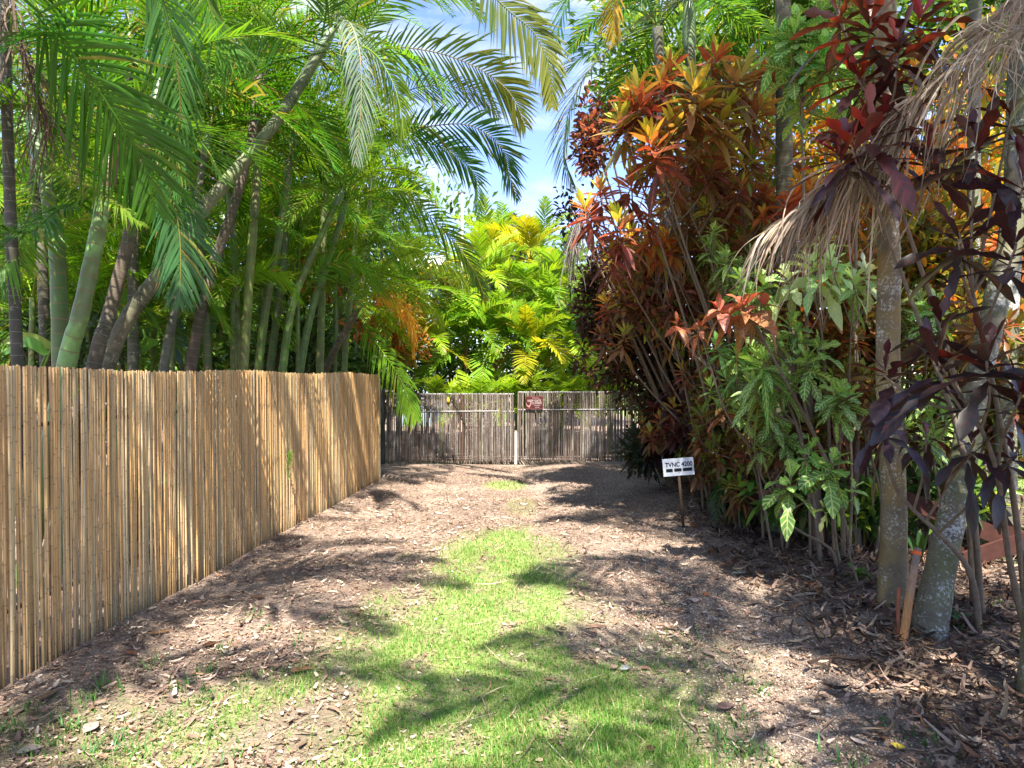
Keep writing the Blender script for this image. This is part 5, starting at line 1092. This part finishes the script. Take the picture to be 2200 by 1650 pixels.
for lab, (x, y, H), (tx, ty), n, s in [('tall palm added outside the right frame to shade the wheel track', (3.6, 2.3, 6.9), (2.5, 2.9), 9, 1.0), ('tall palm added behind the camera on the right to cast dappled shade', (2.9, -.6, 6.4), (2.1, .2), 13, 1.05), ('tall palm added outside the left frame to shade the ground by the fence', (-4.3, 1.4, 6.3), (-2.6, 2.1), 12, 1.0), ('tall palm added further behind the camera to shade the verge', (4.2, -2.5, 7.2), (3.6, -1.6), 12, 1.15), ('tall palm added behind the camera on the left to shade the fence foot', (-3.9, -1.0, 6.2), (-2.7, .1), 8, 1.0)]:
    palm(lab, [np.array([x, y, -.05]), np.array([(x * 2 + tx) / 3, (y * 2 + ty) / 3, H / 2]), np.array([tx, ty, H])], .1, .08, 'trunk_lichen', (.14, .13, .09), [dict(TALL, n=n, scale=s)], group='tall palms on the right verge', name='tall_palm', base_flare=1.4)  # these palms stand out of view, added for the shade they cast

# ------------------------------------------------------------------ brown crossed boards, stakes, small plants, fallen leaves
def board(mb, a, b, h=.15, t=.035, c=(.07, .027, .019)):
    a, b = np.array(a, float), np.array(b, float); d = b - a; L = np.linalg.norm(d); X = d / L; Yv = nrm(np.cross([0, 0, 1.], X)); Z = np.cross(X, Yv)
    Mx = np.eye(4); Mx[:3, 0] = X; Mx[:3, 1] = Yv; Mx[:3, 2] = Z; Mx[:3, 3] = a
    mb.box((0, -t / 2, -h / 2), (L, t / 2, h / 2), c, Mx)
bx0 = P(1950, 1060, 6.2)
cf = empty('crossed_board_fence', (bx0[0], bx0[1], 0), 'rusty brown crossed board fence behind the right trunks', 'fence'); o0 = np.array([bx0[0], bx0[1], 0])
for a, b in [((1940, 1070, 6.2), (2240, 1190, 6.0)), ((2070, 1205, 5.95), (2260, 1140, 6.1)), ((2095, 1040, 6.35), (2200, 1200, 6.3)), ((1700, 830, 6.9), (1800, 945, 6.8)), ((1600, 1075, 7.2), (1760, 990, 7.1)), ((1760, 1010, 6.95), (1960, 1140, 6.6)), ((1900, 1210, 6.4), (2090, 1190, 6.1))]:
    mb = MB(); mb.smooth = False; board(mb, P(*a) - o0, P(*b) - o0); mb.build('board', M['rust'], cf)
a, b = G(1935, 1390), P(1972, 1178, 4.55)
mb = MB(); 
stk = empty('wooden_stake', tuple(a), 'long weathered wooden stake with orange band leaning on the ochre trunk', 'stake')
mb.tube(catmull([np.array([0, 0, -.08]), (b - a) * .5, b - a], 8), [.026, .027, .027, .026, .026, .025, .025, .024], np.array([(.50, .24, .09)] * 4 + [(.36, .22, .13)] * 2 + [(.24, .18, .14)] * 2), 8); mb.build('shaft', M['wood'], stk)
mb = MB(); q = (b - a); mb.tube([q * .93, q * .965], .0285, (.75, .12, .02), 8); mb.build('orange_band', M['paint'], stk)
a, b = G(1928, 1380), P(1931, 1263, 4.6)
mb = MB(); mb.tube([np.array([0, 0, -.06]), (b - a) * .5, b - a], .012, (.38, .12, .06), 8); o = mb.build('rebar_stake', M['rust']); o.location = a; tag(o, 'short thin rusty stake left of the wooden one', 'stake')

def strap_plant(label, gp, n, L, W, cols, cat='plant', el=(20, 75), mat='leaf', droop=.6):
    c = G(*gp); c[2] = float(gz(c[0], c[1])); e = empty('strap_leaf_plant', tuple(c), label, cat); az = rng.random(n) * 6.283; ev = np.radians(rng.uniform(*el, n))
    D = np.stack([np.cos(az) * np.cos(ev), np.sin(az) * np.cos(ev), np.sin(ev)], -1); u = np.linspace(0, 1, 7)[None, :, None]; LL = L * rng.uniform(.6, 1.1, n)[:, None, None]
    C = LL * (D[:, None] * u + np.array([0, 0, -1.]) * droop * u ** 2); C[..., 2] = np.maximum(C[..., 2], .005)
    T = nrm(np.gradient(C, axis=1)); S = nrm(np.cross(T, [0, 0, 1.])); N = np.cross(S, T)
    mb = MB(); mb.ribbons(C, S, N, W * np.array([[.3, .8, 1, 1, .8, .5, .05]]) * np.ones((n, 1)), pick(n, cols, .2), .2); mb.build('foliage', M[mat], e)
strap_plant('bright green strap leaved plant at the foot of the ochre trunk', (1842, 1255), 10, .34, .015, [(.10, .26, .04), (.07, .18, .03)])
strap_plant('broad leaved palm seedling right of the lichened trunk', (2040, 1345), 13, .42, .028, [(.06, .18, .05), (.05, .14, .035)], droop=.9)
strap_plant('small grassy plant near the far right litter', (2150, 1310), 9, .16, .008, [(.12, .25, .05)])
strap_plant('upright lance leaved seedling behind the wooden stake', (1975, 1230), 7, .5, .022, [(.04, .10, .025)], el=(60, 85), droop=.25)
e = empty('palm_seedling', tuple(G(1560, 1110)), 'low dark green palm frond sprouting at the hedge foot near the number sign', 'palm seedling'); o0 = G(1560, 1110)
for pts in ([(1555, 1105, 8.2), (1562, 1040, 8.0), (1550, 1060, 7.6), (1535, 1120, 7.3)], [(1560, 1105, 8.2), (1590, 1030, 8.1), (1560, 1030, 7.8), (1520, 1075, 7.6)], [(1560, 1105, 8.2), (1600, 1050, 8.1), (1590, 1070, 7.8), (1580, 1115, 7.6)]):
    hero_frond(e, o0, pts, .28, mat=FD, colr=(.07, .15, .06), n=20, droop=.5, wd=.018)

def fallen(name, label, gp, L, W, c, az, cat='fallen leaf', curl=.3, prof='ovate', torn=0):
    p = G(*gp); p[2] = float(gz(p[0], p[1])) + .012; K = 9; az = math.radians(az)
    D = np.array([math.cos(az), math.sin(az), 0]); S = np.array([-D[1], D[0], 0]); t = np.linspace(-.5, .5, K)
    C = (D[None] * t[:, None] * L + np.array([0, 0, 1.]) * (curl * L * (t ** 2) * .9)[:, None] + S[None] * (.08 * L * np.sin(t * 5))[:, None])[None]
    w_ = W * np.interp(np.linspace(0, 1, K), np.linspace(0, 1, 7), PROF[prof]) * rng.uniform(1 - torn, 1 + torn * .5, K)
    mb = MB(); mb.ribbons(C, np.repeat(S[None, None], K, 1), np.repeat(np.array([[[0, 0, 1.]]]), K, 1), w_[None], np.array([c]) * .72, .45)
    # solidify slightly so that it is not paper-thin
    o = mb.build(name, M['litter']); o.location = p; md = o.modifiers.new('thick', 'SOLIDIFY'); md.thickness = .0015
    tag(o, label, cat, 'fallen leaves on the ground')
for i, (lab, gp, L, W, c, az) in enumerate([
    ('pale grey heart shaped dead leaf in the lower left corner', (197, 1565), .11, .04, (.52, .44, .38), 80), ('buff grey dead leaf at the bottom left edge', (64, 1614), .10, .035, (.48, .40, .33), 20), ('tan curled leaf near the foot of the near fence', (105, 1498), .12, .025, (.32, .22, .14), 60),
    ('reddish brown dead leaf on soil below the weeds', (282, 1410), .12, .02, (.30, .13, .07), -40), ('orange brown curled leaf left of the turf', (650, 1440), .14, .03, (.30, .15, .08), 10), ('brown dead leaf near the fence shadow', (345, 1366), .16, .02, (.33, .17, .09), 12),
    ('dark red brown leaf lying between weeds', (452, 1390), .10, .03, (.28, .12, .07), 30), ('brown folded leaf upper left of the turf', (555, 1288), .12, .035, (.24, .13, .09), -10), ('pale upright dead leaf on gravel in the right wheel track', (1490, 1293), .10, .035, (.58, .46, .40), 80),
    ('orange red leaf beside the pale one', (1517, 1280), .09, .02, (.42, .13, .06), 60), ('whitish leaf tip in the right track', (1470, 1363), .11, .02, (.56, .47, .40), 100), ('pale brown leaf lying on the gravel edge', (1523, 1415), .11, .02, (.50, .36, .28), 110),
    ('silver white leaf with ribs on the turf', (1344, 1448), .07, .03, (.58, .58, .55), 20), ('tan leaf left of the silver white one', (1320, 1445), .06, .025, (.48, .33, .22), 30), ('dull red brown leaf right of the silver white one', (1386, 1447), .05, .022, (.26, .13, .10), -20),
    ('pink grey leaf lying on the lower turf edge', (1560, 1527), .11, .035, (.34, .20, .18), 10), ('bright yellow leaf near the bottom right', (1928, 1611), .06, .028, (.72, .60, .06), 60), ('dark brown leaf at the bottom of the turf', (1400, 1612), .06, .025, (.20, .11, .08), 0),
    ('brown leaf on the bottom sunny turf', (1187, 1600), .06, .022, (.17, .09, .06), 70), ('long brown curled leaf on the turf', (1282, 1354), .16, .025, (.26, .15, .11), -12), ('orange tan leaf low by the palm seedling', (1495, 1135), .17, .05, (.42, .22, .11), 20),
    ('orange leaf on dark soil below the hedge', (1527, 1185), .12, .035, (.50, .22, .05), 60), ('pale green white skeleton leaf under the hedge', (1590, 1235), .14, .05, (.50, .52, .44), 0), ('large tan leaf lying under the multi stem tree', (1640, 1223), .18, .04, (.46, .31, .19), 0),
    ('brown boat shaped leaf near the squat trunk', (1695, 1240), .22, .035, (.36, .21, .11), -14), ('round tan leaf beside the slim stems', (1777, 1238), .13, .055, (.42, .28, .16), 10), ('long pale curled leaf on the litter', (1620, 1300), .22, .022, (.42, .31, .22), 5),
    ('small white leaf on the gravel', (1672, 1334), .05, .02, (.60, .54, .48), 0), ('grey brown leaf in front of the stakes', (1740, 1398), .16, .018, (.36, .28, .24), -6), ('yellow green sliver leaf in the dark mulch', (2087, 1425), .07, .014, (.45, .45, .08), -60),
    ('pinkish curled leaf right of the bark sheath', (2070, 1500), .09, .02, (.46, .32, .26), 40), ('small dark red leaf at the mulch edge', (1575, 1207), .10, .02, (.36, .07, .04), 30)]):
    fallen('fallen_leaf', lab, gp, L, W, c, az)
for lab, gp, L, W, az in (('broad torn tan bark sheath on the soil at lower right', (1965, 1470), .30, .07, -35), ('long folded tan bark sheath beside the torn one', (2000, 1500), .32, .045, -42), ('narrow brown bark strip below the tan sheaths', (1990, 1525), .30, .025, -40), ('dark curled bark strip at the end of the sheath pile', (2010, 1560), .22, .03, -70)):
    fallen('bark_sheath', lab, gp, L, W, (.50, .36, .23) if 'tan' in lab else (.26, .16, .10), az, 'bark', .12, 'lance', .35)

e = empty('palm_sprig', (fence_x(8) + .02, 8.0, .9), 'small green palm sprig poking through the middle of the bamboo fence', 'palm sprig'); o0 = np.array([fence_x(8) + .02, 8.0, .9])
c = P(640, 980, 7.6); c[0] = fence_x(7.6) + .05
e.location = c
for dz, dy in ((-.16, -.35), (-.22, -.25), (-.10, -.38)):
    mb = MB(); frond(mb, [[-.05, 0, 0], [.04, dy * .4, .02], [.07, dy, dz]], .13, n=16, wd=.006, colr=(.14, .28, .05), rach=.003, side0=(0, .3, 1)); mb.build('frond', M['frond'], e)
